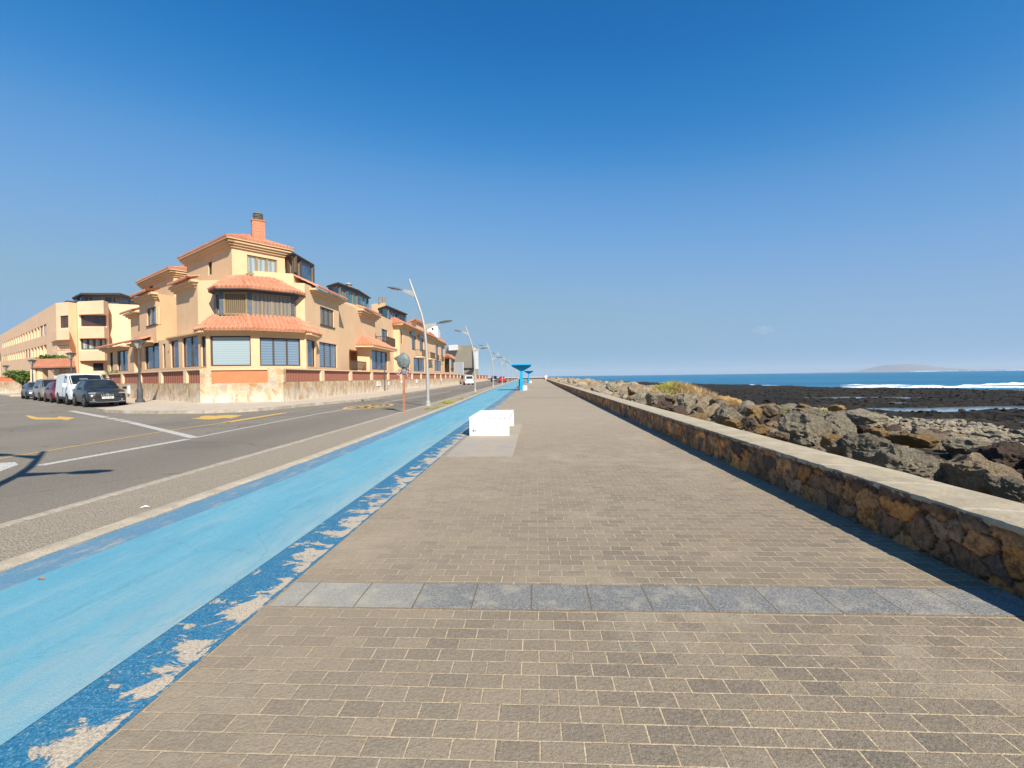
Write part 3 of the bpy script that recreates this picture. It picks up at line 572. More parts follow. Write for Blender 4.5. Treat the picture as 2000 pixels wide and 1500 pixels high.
M['r_grey'] = rockmat('grey_basalt', (0.23, 0.188, 0.135), (0.47, 0.39, 0.28), (0.21, 0.155, 0.095))
M['r_tan'] = rockmat('tan_basalt', (0.27, 0.20, 0.12), (0.44, 0.335, 0.22), (0.36, 0.235, 0.11))
M['r_rust'] = rockmat('rust_orange_rock', (0.42, 0.235, 0.09), (0.60, 0.35, 0.145), (0.24, 0.15, 0.09))
M['r_dark'] = rockmat('dark_red_lava', (0.085, 0.055, 0.045), (0.15, 0.105, 0.080), (0.13, 0.065, 0.045))
M['r_pale'] = rockmat('pale_rubble', (0.24, 0.195, 0.135), (0.42, 0.345, 0.24), (0.48, 0.38, 0.25))
def rock_mesh(name, seed, sub, mat, flat=0.8, rough=1.0):
    rr = random.Random(seed); bm = bmesh.new(); bmesh.ops.create_icosphere(bm, subdivisions=sub, radius=1)
    planes = []
    for i in range(rr.randint(9, 13)):
        a = Vector((rr.gauss(0, 1), rr.gauss(0, 1), rr.gauss(0, 1))).normalized(); planes.append((a, rr.uniform(0.55, 0.95)))
    off = Vector((seed * 3.7, seed * 1.3, 0))
    for v in bm.verts:
        d = v.co.normalized(); q = 1.15
        for a, k in planes:
            dt = d.dot(a)
            if dt > 0.05: q = min(q, k / dt)
        q2 = q * 0.9 + 0.1 * 0.85
        q2 *= 1 + rough * (0.12 * noise.fractal(d * 1.7 + off, 1, 2, 3) + 0.085 * noise.fractal(d * 5 + off, 0.7, 2, 4) + ((0.035 * noise.noise(d * 14 + off) - 0.05 * max(0, noise.noise(d * 9 + off) - 0.25)) if sub > 3 else 0))
        v.co = d * q2; v.co.z *= flat
    me = bpy.data.meshes.new(name); bm.to_mesh(me); bm.free(); me.materials.append(mat)
    me.polygons.foreach_set('use_smooth', [True] * len(me.polygons))
    try: me.set_sharp_from_angle(angle=math.radians(38))
    except Exception: pass
    return me
HI = {k: [rock_mesh('boulder', 10 * i + s_, 5, M[k], rough=1.1) for s_ in range(3)] for i, k in enumerate(('r_grey', 'r_tan', 'r_rust', 'r_dark'))}
LO = {k: [rock_mesh('boulder', 100 + 10 * i + s_, 4, M[k]) for s_ in range(4)] for i, k in enumerate(('r_grey', 'r_tan', 'r_rust', 'r_dark'))}
placed = []
def boulder(me, loc, scl, rot, label, grp):
    o = bpy.data.objects.new('boulder', me); COL.objects.link(o); o.location = loc; o.scale = scl; o.rotation_euler = rot
    tag(o, label, 'boulder', grp); placed.append((loc[0], loc[1], max(scl))); return o
GRP = 'boulders banked up behind the sea wall'
def bpx(px, py, d, rx, ry, k, i, rot, label, dep=None):
    q = P(px, py, d); sx = rx / F * d * 1.06; sz = ry / F * d * 1.45; sy = dep or (sx + sz) / 2 * 1.1
    boulder(HI[k][i], (q.x, q.y + sy * 0.35, q.z - sz * 0.1), (sx, sy, sz), (0, rot, rot * 0.6), label, GRP)
bpx(1803, 918, 5.9, 62, 42, 'r_grey', 0, 0.05, 'big rounded grey boulder just behind the wall top, largest of the near rocks')
bpx(1945, 940, 5.4, 88, 52, 'r_tan', 1, 0.32, 'huge rough brown pitted boulder sloping down behind the wall at the right edge', 0.55)
bpx(1800, 862, 7.1, 42, 13, 'r_rust', 2, 0.14, 'flat bright orange slab lying on top of the big rounded grey boulder')
bpx(1705, 884, 6.6, 34, 29, 'r_grey', 2, 0.5, 'pointed grey boulder left of the big rounded one, close behind the wall', 0.35)
bpx(1580, 852, 8.6, 45, 36, 'r_grey', 1, 0.3, 'tall upright grey-brown boulder with a flat lit face standing behind the wall', 0.5)
bpx(1645, 838, 8.8, 31, 28, 'r_grey', 0, 0.9, 'mottled grey boulder leaning against the long ridge-like rock')
bpx(1700, 825, 10.5, 50, 19, 'r_grey', 2, 0.1, 'long low grey rock forming the crest of the bank above the pointed boulder')
bpx(1578, 808, 12, 31, 9, 'r_grey', 1, 0.05, 'flat grey slab resting on the crest below two orange rocks')
bpx(1570, 795, 13, 15, 8, 'r_rust', 0, 0.2, 'pair-like split orange rock on the skyline of the bank')
bpx(1633, 861, 7.4, 18, 15, 'r_rust', 1, 0.4, 'squat orange-brown stone wedged under the mottled grey boulder')
bpx(1716, 846, 8.2, 26, 13, 'r_rust', 0, 0.2, 'orange boulder with a shaded left side beside a dark hollow')
bpx(1664, 877, 6.9, 31, 17, 'r_tan', 2, -0.2, 'tan wedge-shaped rock low down behind the wall, left of the pointed boulder')
bpx(1985, 890, 6.6, 42, 34, 'r_dark', 1, 0.3, 'dark red-brown lava block at the right edge above the huge brown boulder')
bpx(1915, 884, 7.4, 50, 19, 'r_grey', 1, 0.2, 'wide flat grey boulder behind the huge brown pitted one')
bpx(1992, 962, 4.9, 34, 22, 'r_grey', 2, 0.3, 'dark smooth grey boulder cut by the right edge just over the wall')
bpx(1640, 800, 13, 14, 8, 'r_rust', 2, 0.3, 'small orange-red block among green plants on the crest')
bpx(1530, 850, 8.6, 16, 10, 'r_tan', 0, 0.1, 'small pale grey stone in the gap left of the upright boulder')
bpx(1239, 760, 29, 17, 14, 'r_tan', 1, 0.1, 'large pale brown block standing out on the bank farther along')
bpx(1338, 783, 17, 14, 12, 'r_grey', 1, 0.3, 'angular grey boulder below the dry grass mound')
bpx(1300, 795, 15, 22, 12, 'r_dark', 0, 0.4, 'dark boulder close to the wall below the green bush')
bpx(1363, 815, 12.4, 17, 9, 'r_rust', 1, 0.05, 'low orange-brown slab close behind the wall')
bpx(1432, 814, 11.4, 27, 22, 'r_grey', 2, -0.4, 'large sloping grey boulder in the middle of the bank')
bpx(1436, 827, 9.8, 15, 8, 'r_rust', 2, 0.05, 'rounded rust-red stone propped on smaller rocks by the wall')
bpx(1468, 824, 9.8, 16, 15, 'r_tan', 1, 0.7, 'yellowish mottled boulder next to the rounded rust-red stone')
bpx(1492, 838, 9.0, 13, 11, 'r_rust', 0, 0.7, 'orange angular stone leaning by the wall left of the upright boulder')
bpx(1478, 804, 12.2, 14, 12, 'r_rust', 1, 0.5, 'orange and grey boulder near the crest above the yellowish mottled one')
bpx(1311, 777, 18.5, 13, 7, 'r_tan', 0, 0.3, 'brown boulder directly under the green bush')
bpx(1275, 777, 19.5, 12, 9, 'r_grey', 2, 0.2, 'round grey boulder left of the green bush')
bpx(1509, 803, 12.5, 14, 11, 'r_tan', 2, 0.4, 'tan boulder on the crest left of the flat grey slab')
bpx(1195, 756, 32, 10, 8, 'r_grey', 0, 0.4, 'grey boulder on the skyline left of the large pale brown block')
WORD = {'r_grey': 'grey-brown', 'r_tan': 'tan', 'r_rust': 'rust-orange', 'r_dark': 'dark brown'}
cnt = len(placed); tries = 0
while cnt < 298 and tries < 60000:
    tries += 1
    y = 3.6 + 34 * R.random() ** 1.25; L = R.uniform(0.65, 5.4) if y > 13 else R.uniform(0.65, 3.9); x = wallF(y) + 0.5 + L
    s = R.uniform(0.24, 0.48) * (1.25 if y > 18 else 1) * (1.0 if L < 4.5 else 0.8)
    if any(math.hypot(x - a, y - b) < (s + c_) * 0.78 for a, b, c_ in placed): continue
    k = R.choices(['r_grey', 'r_tan', 'r_rust', 'r_dark'], [50, 28, 15, 7])[0]
    zz = shore_z(x, y) + s * 0.22
    if L < 1.6: zz -= 0.12
    if y < 13: zz -= 0.10; s *= 0.9
    # keep the hand-placed near rocks clear
    sz_ = 'small' if s < 0.33 else 'medium' if s < 0.43 else 'large'; row_ = 'right behind the wall' if L < 2.2 else 'halfway up the bank' if L < 4.2 else 'on the seaward edge of the bank'; rng_ = 'near the camera' if y < 9 else 'before the scrub mound' if y < 21 else 'around the scrub mound' if y < 31 else 'beyond the scrub mound'
    lab = '%s %s boulder %s, %s' % (sz_, WORD[k], row_, rng_); g = lab.replace('boulder', 'boulders')
    boulder(LO[k][R.randint(0, 3)], (x, y, zz), (s * R.uniform(0.8, 1.25), s * R.uniform(0.8, 1.2), s * R.uniform(0.75, 1.1)), (R.uniform(-.5, .5), R.uniform(-.5, .5), R.uniform(0, 6.3)), lab, g); cnt += 1
# the rest of the bank and the rubble: uncountable
def rock_stuff(name, items, mat, subs=1):
    bm = bmesh.new(); V = []; Fs = []; protos = []
    for s_ in range(6):
        me = rock_mesh('p', 300 + s_, subs, mat); protos.append(([v.co.copy() for v in me.vertices], [tuple(p.vertices) for p in me.polygons])); bpy.data.meshes.remove(me)
    bm.free()
    for (x, y, z, sx, sy, sz, rz) in items:
        pv, pf = protos[R.randint(0, 5)]; n0 = len(V); c_, s__ = math.cos(rz), math.sin(rz); ti = R.uniform(-.5, .5)
        for v in pv: a = v.x * sx; b = v.y * sy; h = v.z * sz + ti * a; V.append((x + a * c_ - b * s__, y + a * s__ + b * c_, z + h))
        Fs += [tuple(n0 + i for i in q) for q in pf]
    me = bpy.data.meshes.new(name); me.from_pydata(V, [], Fs); me.materials.append(mat); o = bpy.data.objects.new(name, me); COL.objects.link(o); return tag(o, kind='stuff')
def far_items(nn, y0, y1, L0, L1, s0, s1, zo=0.25, pw=1.0):
    out = []
    for i in range(nn):
        y = y0 + (y1 - y0) * R.random() ** pw; L = R.uniform(L0, L1); x = wallF(min(y, 250)) + 0.5 + L; s = R.uniform(s0, s1); out.append((x, y, shore_z(x, y) + s * zo, s * R.uniform(.7, 1.3), s * R.uniform(.7, 1.3), s * R.uniform(.5, .9), R.uniform(0, 6.3)))
    return out
rock_stuff('far_boulders', far_items(700, 34, 252, 0.9, 7.5, 0.35, 0.85, 0.35, 1.5), M['r_tan'], 2)
rock_stuff('far_boulders', far_items(420, 34, 252, 0.9, 7.5, 0.35, 0.85, 0.35, 1.5), M['r_grey'], 2)
rock_stuff('rubble', far_items(5200, 3, 45, 4.2, 21, 0.06, 0.24, 0.4, 1.15), M['r_pale'], 1)
rock_stuff('rubble', far_items(2200, 3, 45, 4.8, 22, 0.06, 0.28, 0.3, 1.2), M['r_grey'], 2)
rock_stuff('rubble', far_items(900, 2.6, 40, 0.6, 6.5, 0.07, 0.2, 0.6, 1.2), M['r_dark'], 2)
rock_stuff('rubble', far_items(330, 3, 36, 1, 16, 0.08, 0.24, 0.5, 1.2), M['r_rust'], 2)
rock_stuff('reef_stones', [(x, y, shore_z(x, y) + s * 0.1, s, s * R.uniform(.6, 1.4), s * 0.5, R.uniform(0, 6)) for x, y, s in [(R.uniform(22, 120) , R.uniform(14, 100), R.uniform(0.08, 0.30)) for _ in range(4500)]], M['reef'], 1)
# ================================================================ BUILDINGS
def stucco(name, c):
    n = N(name); k = n.mix(n.ramp(n.noise(0.5, 6, 0.7), 0.3, 0.7), tuple(x * 0.93 for x in c), tuple(min(1, x * 1.06) for x in c)); k = n.mix(n.ramp(n.noise(2.2, 7, 0.8, n.mapp((1, 1, 0.25))), 0.54, 0.72, 0, 0.5), k, tuple(x * 0.74 for x in c)); n.col(k); n.r(0.92); n.b.inputs['Specular IOR Level'].default_value = 0.1; n.bump(n.noise(12, 5, 0.8), 0.25, 0.02); return n.m
M['stucco'] = stucco('apricot_stucco', (0.73, 0.485, 0.285)); M['stucco2'] = stucco('pale_apricot_stucco', (0.75, 0.54, 0.345)); M['pink'] = stucco('salmon_stucco', (0.82, 0.55, 0.35)); M['corn'] = stucco('ochre_moulding', (0.66, 0.45, 0.26)); M['beige'] = stucco('bare_beige_render', (0.42, 0.36, 0.27)); M['whitew'] = stucco('whitewash', (0.80, 0.78, 0.74))
n = N('terracotta_tiles'); c = n.mix(n.ramp(n.noise(1.2, 6, 0.7), 0.3, 0.7), (0.46, 0.185, 0.105), (0.59, 0.275, 0.165)); c = n.mix(n.ramp(n.noise(7, 5, 0.8), 0.52, 0.68, 0, 0.5), c, (0.62, 0.33, 0.21)); c = n.mix(n.ramp(n.noise(5, 5, 0.8, n.mapp(loc=(4, 4, 4))), 0.58, 0.7, 0, 0.5), c, (0.30, 0.12, 0.075)); n.col(c); n.r(0.9); n.bump(n.noise(30, 4), 0.3, 0.01); M['tile'] = n.m
M['frame'] = plain('brown_frame', (0.085, 0.06, 0.042), 0.5, 0.1); M['tanframe'] = plain('tan_frame', (0.30, 0.21, 0.11), 0.5, 0.1); M['bluepost'] = plain('slate_blue_post', (0.10, 0.125, 0.15), 0.6, 0.15); M['darkroof'] = plain('dark_roof_panel', (0.055, 0.045, 0.04), 0.7, 0.2)
def glass(name, c1, c2, rough=0.08, stripe=None, sc=6.0, spec=0.8):
    n = N(name)
    if stripe == 'v': xx = n.xyz(); f = n.math('SINE', n.math('MULTIPLY', n.math('ADD', n.math('ADD', xx[0], n.math('MULTIPLY', xx[1], 0.7)), n.math('MULTIPLY', n.noise(1.5, 2), 0.15)), sc)); n.col(n.mix(n.ramp(f, -1, 1), c1, c2))
    elif stripe == 'h': xx = n.xyz(); f = n.math('SINE', n.math('MULTIPLY', n.math('ADD', xx[2], n.math('MULTIPLY', n.noise(1.2, 2), 0.05)), sc)); n.col(n.mix(n.ramp(f, -0.6, 1), c1, c2))
    else: n.col(n.mix(n.ramp(n.noise(0.9, 3), 0.35, 0.65), c1, c2))
    n.r(rough); n.b.inputs['Specular IOR Level'].default_value = spec; n.bump(n.noise(0.8, 2), 0.06, 0.05); return n.m
M['blind'] = glass('glass_with_pale_blinds', (0.30, 0.38, 0.40), (0.36, 0.44, 0.46), 0.12, 'h', 42, 0.6); M['blind2'] = glass('glass_with_blue_blinds', (0.14, 0.20, 0.27), (0.19, 0.26, 0.33), 0.1, 'h', 38); M['curtain'] = glass('glass_with_curtains', (0.15, 0.135, 0.11), (0.23, 0.205, 0.17), 0.15, 'v', 22, 0.5); M['lace'] = glass('glass_with_white_lace', (0.20, 0.25, 0.26), (0.36, 0.41, 0.40), 0.12, 'v', 16, 0.5)
M['gdark'] = glass('dark_window_glass', (0.012, 0.014, 0.018), (0.05, 0.055, 0.06), 0.05); M['gblue'] = glass('sky_reflecting_glass', (0.02, 0.05, 0.10), (0.07, 0.12, 0.18), 0.05, spec=1.0); M['gteal'] = glass('teal_glass', (0.03, 0.14, 0.17), (0.09, 0.24, 0.27), 0.06, spec=1.0); M['shut'] = glass('slatted_shutter', (0.10, 0.075, 0.045), (0.22, 0.17, 0.10), 0.7, 'v', 46, 0.2); M['gbrown'] = glass('smoked_brown_glass', (0.045, 0.022, 0.028), (0.085, 0.045, 0.045), 0.1)
def wbuild(m, name, mat, root, smooth=False, top=None):
    o = m.build(name, mat, root, smooth); r0 = top or root
    o.matrix_parent_inverse = Matrix.Translation(-r0.location) if top is None else Matrix.Identity(4)
    return o
def house(name, label, cat, loc, group=None): return thing(name, label, cat, (loc[0], loc[1], 0.0), 0, group)
def on_plane(px, py, A, B):
    A = Vector((*A, 0)); B = Vector((*B, 0)); t = (B - A).normalized(); nn = Vector((t.y, -t.x, 0)); r = ray(px, py); o0 = Vector((0, 0, EYE)); k = (A - o0).dot(nn) / r.dot(nn); p = o0 + r * k
    return (p - A).dot(t), p.z
def along(px, P0, D, py=None):       # point of the line P0 + t*D seen above picture column px
    A = (P0[0], P0[1]); B = (P0[0] + D.x, P0[1] + D.y); s, z = on_plane(px, HY(px) if py is None else py, A, B); return (A[0] + D.x * s / Vector((D.x, D.y)).length, A[1] + D.y * s / Vector((D.x, D.y)).length)
def window(root, A, t, nn, s0, s1, z0, z1, kind, panes=1, frame='frame', inset=0.09, fw=0.06, sill=False, bars=0, name='window'):
    f = MB(); Mx = Matrix(((t.x, nn.x, 0, A[0]), (t.y, nn.y, 0, A[1]), (0, 0, 1, 0), (0, 0, 0, 1))); y0, y1 = -inset - 0.05, -inset + 0.01
    def B(m, a, b, c, d, p=y0, q=y1): m.box(a, b, p, q, c, d, Mx)
    B(f, s0, s0 + fw, z0, z1); B(f, s1 - fw, s1, z0, z1); B(f, s0 + fw, s1 - fw, z0, z0 + fw); B(f, s0 + fw, s1 - fw, z1 - fw, z1)
    W = s1 - s0
    for i in range(1, panes): x = s0 + W * i / panes; B(f, x - fw * 0.7, x + fw * 0.7, z0 + fw, z1 - fw)
    for i in range(1, bars + 1): z = z0 + (z1 - z0) * i / (bars + 1); B(f, s0 + fw, s1 - fw, z - 0.02, z + 0.02, y0, y1 - 0.02)
    if sill: B(f, s0 - 0.1, s1 + 0.1, z0 - 0.09, z0 - 0.003, -inset, 0.07)
    fo = wbuild(f, name, M[frame], root)
    g = MB(); B(g, s0 + fw * 0.5, s1 - fw * 0.5, z0 + fw * 0.5, z1 - fw * 0.5, y0 - 0.06, y0 + 0.012)
    po = g.build('pane', M[kind], fo); return fo
def volume(root, foot, z0, z1, mat='stucco', win=None, name='wall', frame='frame', cap=True, depth=0.16, skip=()):
    """foot: visible corners from left to right, then the hidden ones; win: {side: [(x0,x1,ytop,ybot,kind,panes,...)]}"""
    win = win or {}; m = MB(); k = len(foot); todo = []
    for i in range(k):
        if i in skip: continue
        A = foot[i]; B = foot[(i + 1) % k]; t = (Vector(B) - Vector(A)); Ln = t.length; t = Vector((t.x, t.y, 0)).normalized(); nn = Vector((t.y, -t.x, 0))
        ops = []
        for w_ in win.get(i, []):
            x0, x1, yt, yb, kind = w_[:5]; panes = w_[5] if len(w_) > 5 else 1; opt = w_[6] if len(w_) > 6 else {}
            sa, _ = on_plane(x0, (yt + yb) / 2, A, B); sb, _ = on_plane(x1, (yt + yb) / 2, A, B); _, za = on_plane(x0, yb, A, B); _, zb = on_plane(x0, yt, A, B)
            sa = max(0.03, min(sa, Ln - 0.15)); sb = max(sa + 0.12, min(sb, Ln - 0.03)); za = max(z0 + 0.02, za); zb = min(z1 - 0.02, zb)
            if zb - za < 0.1: continue
            ops.append((sa, sb, za, zb)); todo.append((A, t, nn, sa, sb, za, zb, kind, panes, opt))
        ss = sorted(set([0, Ln] + [v for o in ops for v in o[:2]])); zs = sorted(set([z0, z1] + [v for o in ops for v in o[2:]]))
        pt = lambda s, z, d=0: (A[0] + t.x * s - nn.x * d, A[1] + t.y * s - nn.y * d, z)
        for a in range(len(ss) - 1):
            for b in range(len(zs) - 1):
                cs, cz = (ss[a] + ss[a + 1]) / 2, (zs[b] + zs[b + 1]) / 2
                if any(o[0] < cs < o[1] and o[2] < cz < o[3] for o in ops): continue
                m.face([pt(ss[a], zs[b]), pt(ss[a + 1], zs[b]), pt(ss[a + 1], zs[b + 1]), pt(ss[a], zs[b + 1])])
        for q, o in enumerate(ops):
            rec = [T for T in todo if T[3:7] == o and T[0] == A][0]; dd = 1.1 if rec[7] == 'open' else depth + 0.12
            m.face([pt(o[0], o[2]), pt(o[0], o[3]), pt(o[0], o[3], dd), pt(o[0], o[2], dd)]); m.face([pt(o[1], o[3]), pt(o[1], o[2]), pt(o[1], o[2], dd), pt(o[1], o[3], dd)])
            m.face([pt(o[0], o[2]), pt(o[0], o[2], dd), pt(o[1], o[2], dd), pt(o[1], o[2])]); m.face([pt(o[0], o[3], dd), pt(o[0], o[3]), pt(o[1], o[3]), pt(o[1], o[3], dd)])
            if dd > 1: m.face([pt(o[0], o[2], dd), pt(o[0], o[3], dd), pt(o[1], o[3], dd), pt(o[1], o[2], dd)])
    if cap: m.face([(p[0], p[1], z1) for p in foot])
    wo_ = wbuild(m, name, M[mat], root)
    for (A, t, nn, sa, sb, za, zb, kind, panes, opt) in todo:
        if kind != 'open': window(root, A, t, nn, sa, sb, za, zb, kind, panes, opt.get('frame', frame), opt.get('inset', 0.09), opt.get('fw', 0.06), opt.get('sill', False), opt.get('bars', 0), opt.get('name', 'window'))
    return wo_
def cornice(root, A, B, zt, outs=(0.12, 0.25, 0.38), h=0.12, ext=0.0, mat='corn'):
    A = Vector((*A, 0)); B = Vector((*B, 0)); t = (B - A).normalized(); nn = Vector((t.y, -t.x, 0)); m = MB(); L = (B - A).length; k = len(outs)
    Mx = Matrix(((t.x, nn.x, 0, A.x), (t.y, nn.y, 0, A.y), (0, 0, 1, 0), (0, 0, 0, 1)))
    for i, o in enumerate(outs): z1 = zt - (k - 1 - i) * h; m.box(-o - ext, L + o + ext, -0.05 - 0.003 * i, o, z1 - h, z1 - 0.002, Mx)
    return wbuild(m, 'cornice', M[mat], root)
def tile_facet(m, A, B, Ct, D, per=0.26, amp=0.075, course=0.40, res=6):
    A, B, Ct, D = map(Vector, (A, B, Ct, D)); e = (B - A); L = e.length; s = e.normalized(); up = ((Ct + D) / 2 - (A + B) / 2); up = up - s * up.dot(s); T = up.length; up = up.normalized(); nn = s.cross(up).normalized()
    if nn.z < 0: nn = -nn
    ns = max(4, int(L / per * res)); rows = []; nc = max(1, int(T / course))
    for c in range(nc):
        rows += [(c / nc + 0.0005, 0.035), ((c + 0.97) / nc, 0.0)]
    rows.append((1.0, 0.0)); n0 = len(m.v)
    for (b, hh) in rows:
        Lq = A.lerp(D, b); Rq = B.lerp(Ct, b)
        for i in range(ns + 1):
            p = Lq.lerp(Rq, i / ns); sv = (p - A).dot(s); w_ = abs(math.sin(math.pi * sv / per)) ** 0.7; q = p + nn * (amp * (w_ * 2 - 0.4) + hh); m.v.append(tuple(q))
    # closing lip at the eave
    for i in range(ns + 1): p = A.lerp(B, i / ns); m.v.append(tuple(p - Vector((0, 0, 0.05)) - up * 0.0))
    W = ns + 1; nr = len(rows)
    for j in range(nr - 1):
        for i in range(ns): q = n0 + j * W + i; m.f.append((q, q + 1, q + W + 1, q + W))
    for i in range(ns): a = n0 + nr * W + i; b = n0 + i; m.f.append((a, a + 1, b + 1, b))
def roof(root, eave, top, res=6, name='roof', **kw):
    m = MB()
    for i in range(len(eave) - 1): tile_facet(m, eave[i], eave[i + 1], top[i + 1], top[i], res=res, **kw)
    for i in range(1, len(eave) - 1): # hip caps
        a = Vector(eave[i]); b = Vector(top[i]); m.tube([a + Vector((0, 0, .04)), b + Vector((0, 0, .04))], 0.085, 6)
    o = wbuild(m, name, M['tile'], root); return o
def p3(xy, z): return (xy[0], xy[1], z)
def addv(p, D, k): return (p[0] + D.x * k, p[1] + D.y * k)
def hip(root, foot, z, over, rise, res=6):
    """hip roof over a four-cornered plan given as visible-left, corner, right, back"""
    P0, P1, P2, P3 = [Vector(p) for p in foot]; a = (P0 - P1); b = (P2 - P1); la, lb = a.length, b.length; ua, ub = a.normalized(), b.normalized()
    c1 = P1 - ua * over - ub * over; c0 = P0 + ua * over - ub * over; c2 = P2 - ua * over + ub * over; c3 = P3 + ua * over + ub * over
    hl = min(la, lb) / 2 + over
    if la >= lb: r1 = P1 + ua * (hl - over) + ub * lb / 2; r0 = P0 - ua * (hl - over) + ub * lb / 2; ridge = [r0, r1, r1, r0]
    else: r1 = P1 + ub * (hl - over) + ua * la / 2; r0 = P2 - ub * (hl - over) + ua * la / 2; ridge = [r1, r1, r0, r0]
    e = [p3(c, z) for c in (c0, c1, c2, c3, c0)]; t = [p3(r, z + rise) for r in ridge] + [p3(ridge[0], z + rise)]
    o = roof(root, e, t, res); m = MB(); m.prism([tuple(c) for c in (c0, c1, c2, c3)], z - 0.10, z - 0.045); wbuild(m, 'soffit', M['corn'], root); return o

# ---- corner house ------------------------------------------------
C0 = XY(458, 32.0)
h1 = house('house', 'apricot corner house with tiled bay roofs, glazed sunroom and red brick chimney', 'house', C0, 'apricot houses along the road')
b1 = XY(390, 31.7); b0 = along(348, b1, LDIR); b2 = XY(462, 31.5); b3 = uvw(-14.4, 33.0); b4 = uvw(-14.3, 39.2)
ZB = 8.12
volume(h1, [b0, b1, b2, b3, b4, uvw(-22, 40), addv(b0, NDIR, 3)], 0.13, ZB, win={3: [(625.5, 652, 597.5, 633, 'curtain', 3, {'sill': True}), (624, 658, 667.3, 717, 'blind2', 3)]})
cornice(h1, b0, addv(b1, LDIR, 0.3), ZB + 0.05, (0.12, 0.26, 0.40), 0.16)
roof(h1, [p3(addv(b0, NDIR, -0.55), ZB + 0.10), p3(addv(addv(b1, LDIR, 0.1), NDIR, -0.6), ZB + 0.10)], [p3(addv(b0, NDIR, 0.3), ZB + 0.34), p3(addv(b1, NDIR, 0.2), ZB + 0.34)])
cornice(h1, addv(b3, RDIR, 1.2), b4, ZB - 0.18, (0.15, 0.30, 0.45), 0.14)
roof(h1, [p3(uvw(-13.82, 33.9), ZB - 0.1), p3(uvw(-13.75, 39.9), ZB - 0.1)], [p3(uvw(-15.9, 33.9), ZB + 0.85), p3(uvw(-15.8, 39.9), ZB + 0.85)])
m = MB(); m.face([p3(uvw(-13.85, 33.92), ZB - 0.16), p3(uvw(-15.9, 33.92), ZB + 0.8), p3(uvw(-15.9, 33.92), ZB - 0.5), p3(uvw(-13.9, 33.92), ZB - 0.5)]); 
# raised block carrying the roof terrace
t0 = XY(500, 32.8); t1 = XY(577, 33.9); t2 = uvw(-15.7, 38.0)
volume(h1, [t0, t1, t2, uvw(-21, 39)], ZB - 0.3, 8.98)
# ground-floor bay
g1 = XY(404, 29.45); g2 = XY(492, 29.75); g3 = XY(599, 31.7); g4 = XY(619.5, 34.0); g0 = along(331, g1, LDIR)
volume(h1, [g0, g1, g2, g3, g4, uvw(-17, 36), addv(g0, NDIR, 3)], 0.13, 4.50, win={0: [(333.5, 349, 666, 718.5, 'gblue', 1), (356.5, 387.5, 658.5, 717.5, 'gblue', 2), (393, 402.6, 656, 716, 'gblue', 1)], 1: [(410.5, 491, 655.5, 715.5, 'blind', 1, {'fw': 0.09})], 2: [(507.5, 586.5, 658.7, 714.8, 'blind2', 3, {'fw': 0.08})], 3: [(600.8, 616, 662.5, 715.5, 'gblue', 1)]})
cornice(h1, g1, g2, 4.5, (0.1, 0.2, 0.3), 0.1); cornice(h1, g2, g3, 4.497, (0.1, 0.2, 0.3), 0.1); cornice(h1, g3, g4, 4.494, (0.1, 0.2, 0.3), 0.1); cornice(h1, addv(g1, LDIR, 1.0), g1, 4.503, (0.1, 0.2, 0.3), 0.1)
ez = 4.56; e_ = [p3(XY(381, 29.85), ez), p3(XY(401, 28.95), ez), p3(XY(491, 29.25), ez), p3(XY(597, 31.15), ez), p3(XY(630, 34.1), ez)]
t_ = [p3(XY(416, 31.3), 5.62), p3(XY(421, 30.7), 5.62), p3(XY(485, 30.6), 5.62), p3(XY(574, 32.3), 5.62), p3(XY(601, 33.6), 5.62)]
roof(h1, e_, t_)
m = MB(); m.prism([(p[0], p[1]) for p in e_] + [(p[0], p[1]) for p in reversed(t_)], 4.503, 4.53); wbuild(m, 'soffit', M['corn'], h1)
m = MB(); m.prism([(p[0], p[1]) for p in t_] + [uvw(-15, 36), uvw(-19, 36)], 4.55, 5.66); wbuild(m, 'sunroom_floor', M['stucco2'], h1)
# left ledge over the ground-floor windows
cornice(h1, g0, addv(g1, LDIR, 1.3), 4.52, (0.08, 0.16), 0.10)
# first-floor sunroom
s0 = XY(421, 31.4); s1 = XY(431.5, 30.35); s2 = XY(487.5, 30.55); s3 = XY(571, 32.2); s4 = XY(596, 33.3)
volume(h1, [s0, s1, s2, s3, s4, XY(560, 34.5), XY(440, 33)], 5.62, 7.20, mat='bluepost', frame='tanframe', name='sunroom', win={0: [(422.5, 430, 575, 615, 'tanframe')], 1: [(436.5, 483, 570.5, 614.8, 'shut', 1, {'fw': 0.1, 'inset': 0.0})], 2: [(492.5, 568.5, 572, 617, 'curtain', 4, {'inset': 0.0})], 3: [(575, 594, 581, 624, 'tanpanel', 1)]} if False else {0: [(422.5, 430, 575, 615, 'shut', 1)], 1: [(436.5, 483, 570.5, 614.8, 'shut', 1, {'fw': 0.1, 'inset': 0.0})], 2: [(492.5, 568.5, 572, 617, 'curtain', 4, {'inset': 0.0})], 3: [(575, 593, 583, 624, 'tanframe', 1, {'frame': 'frame'})]})
ez = 7.30; e_ = [p3(XY(410.5, 30.9), ez), p3(XY(425, 29.8), ez), p3(XY(489, 30.0), ez), p3(XY(575, 31.7), ez), p3(XY(600, 33.0), ez)]
t_ = [p3(XY(452, 31.6), 8.35), p3(XY(474, 31.55), 8.35), p3(XY(482, 31.6), 8.35), p3(XY(530, 32.3), 8.35), p3(XY(545, 32.6), 8.3)]
roof(h1, e_, t_); m = MB(); m.prism([(p[0], p[1]) for p in e_] + [XY(590, 34), XY(430, 32.5)], 7.17, 7.26); wbuild(m, 'soffit', M['darkroof'], h1)
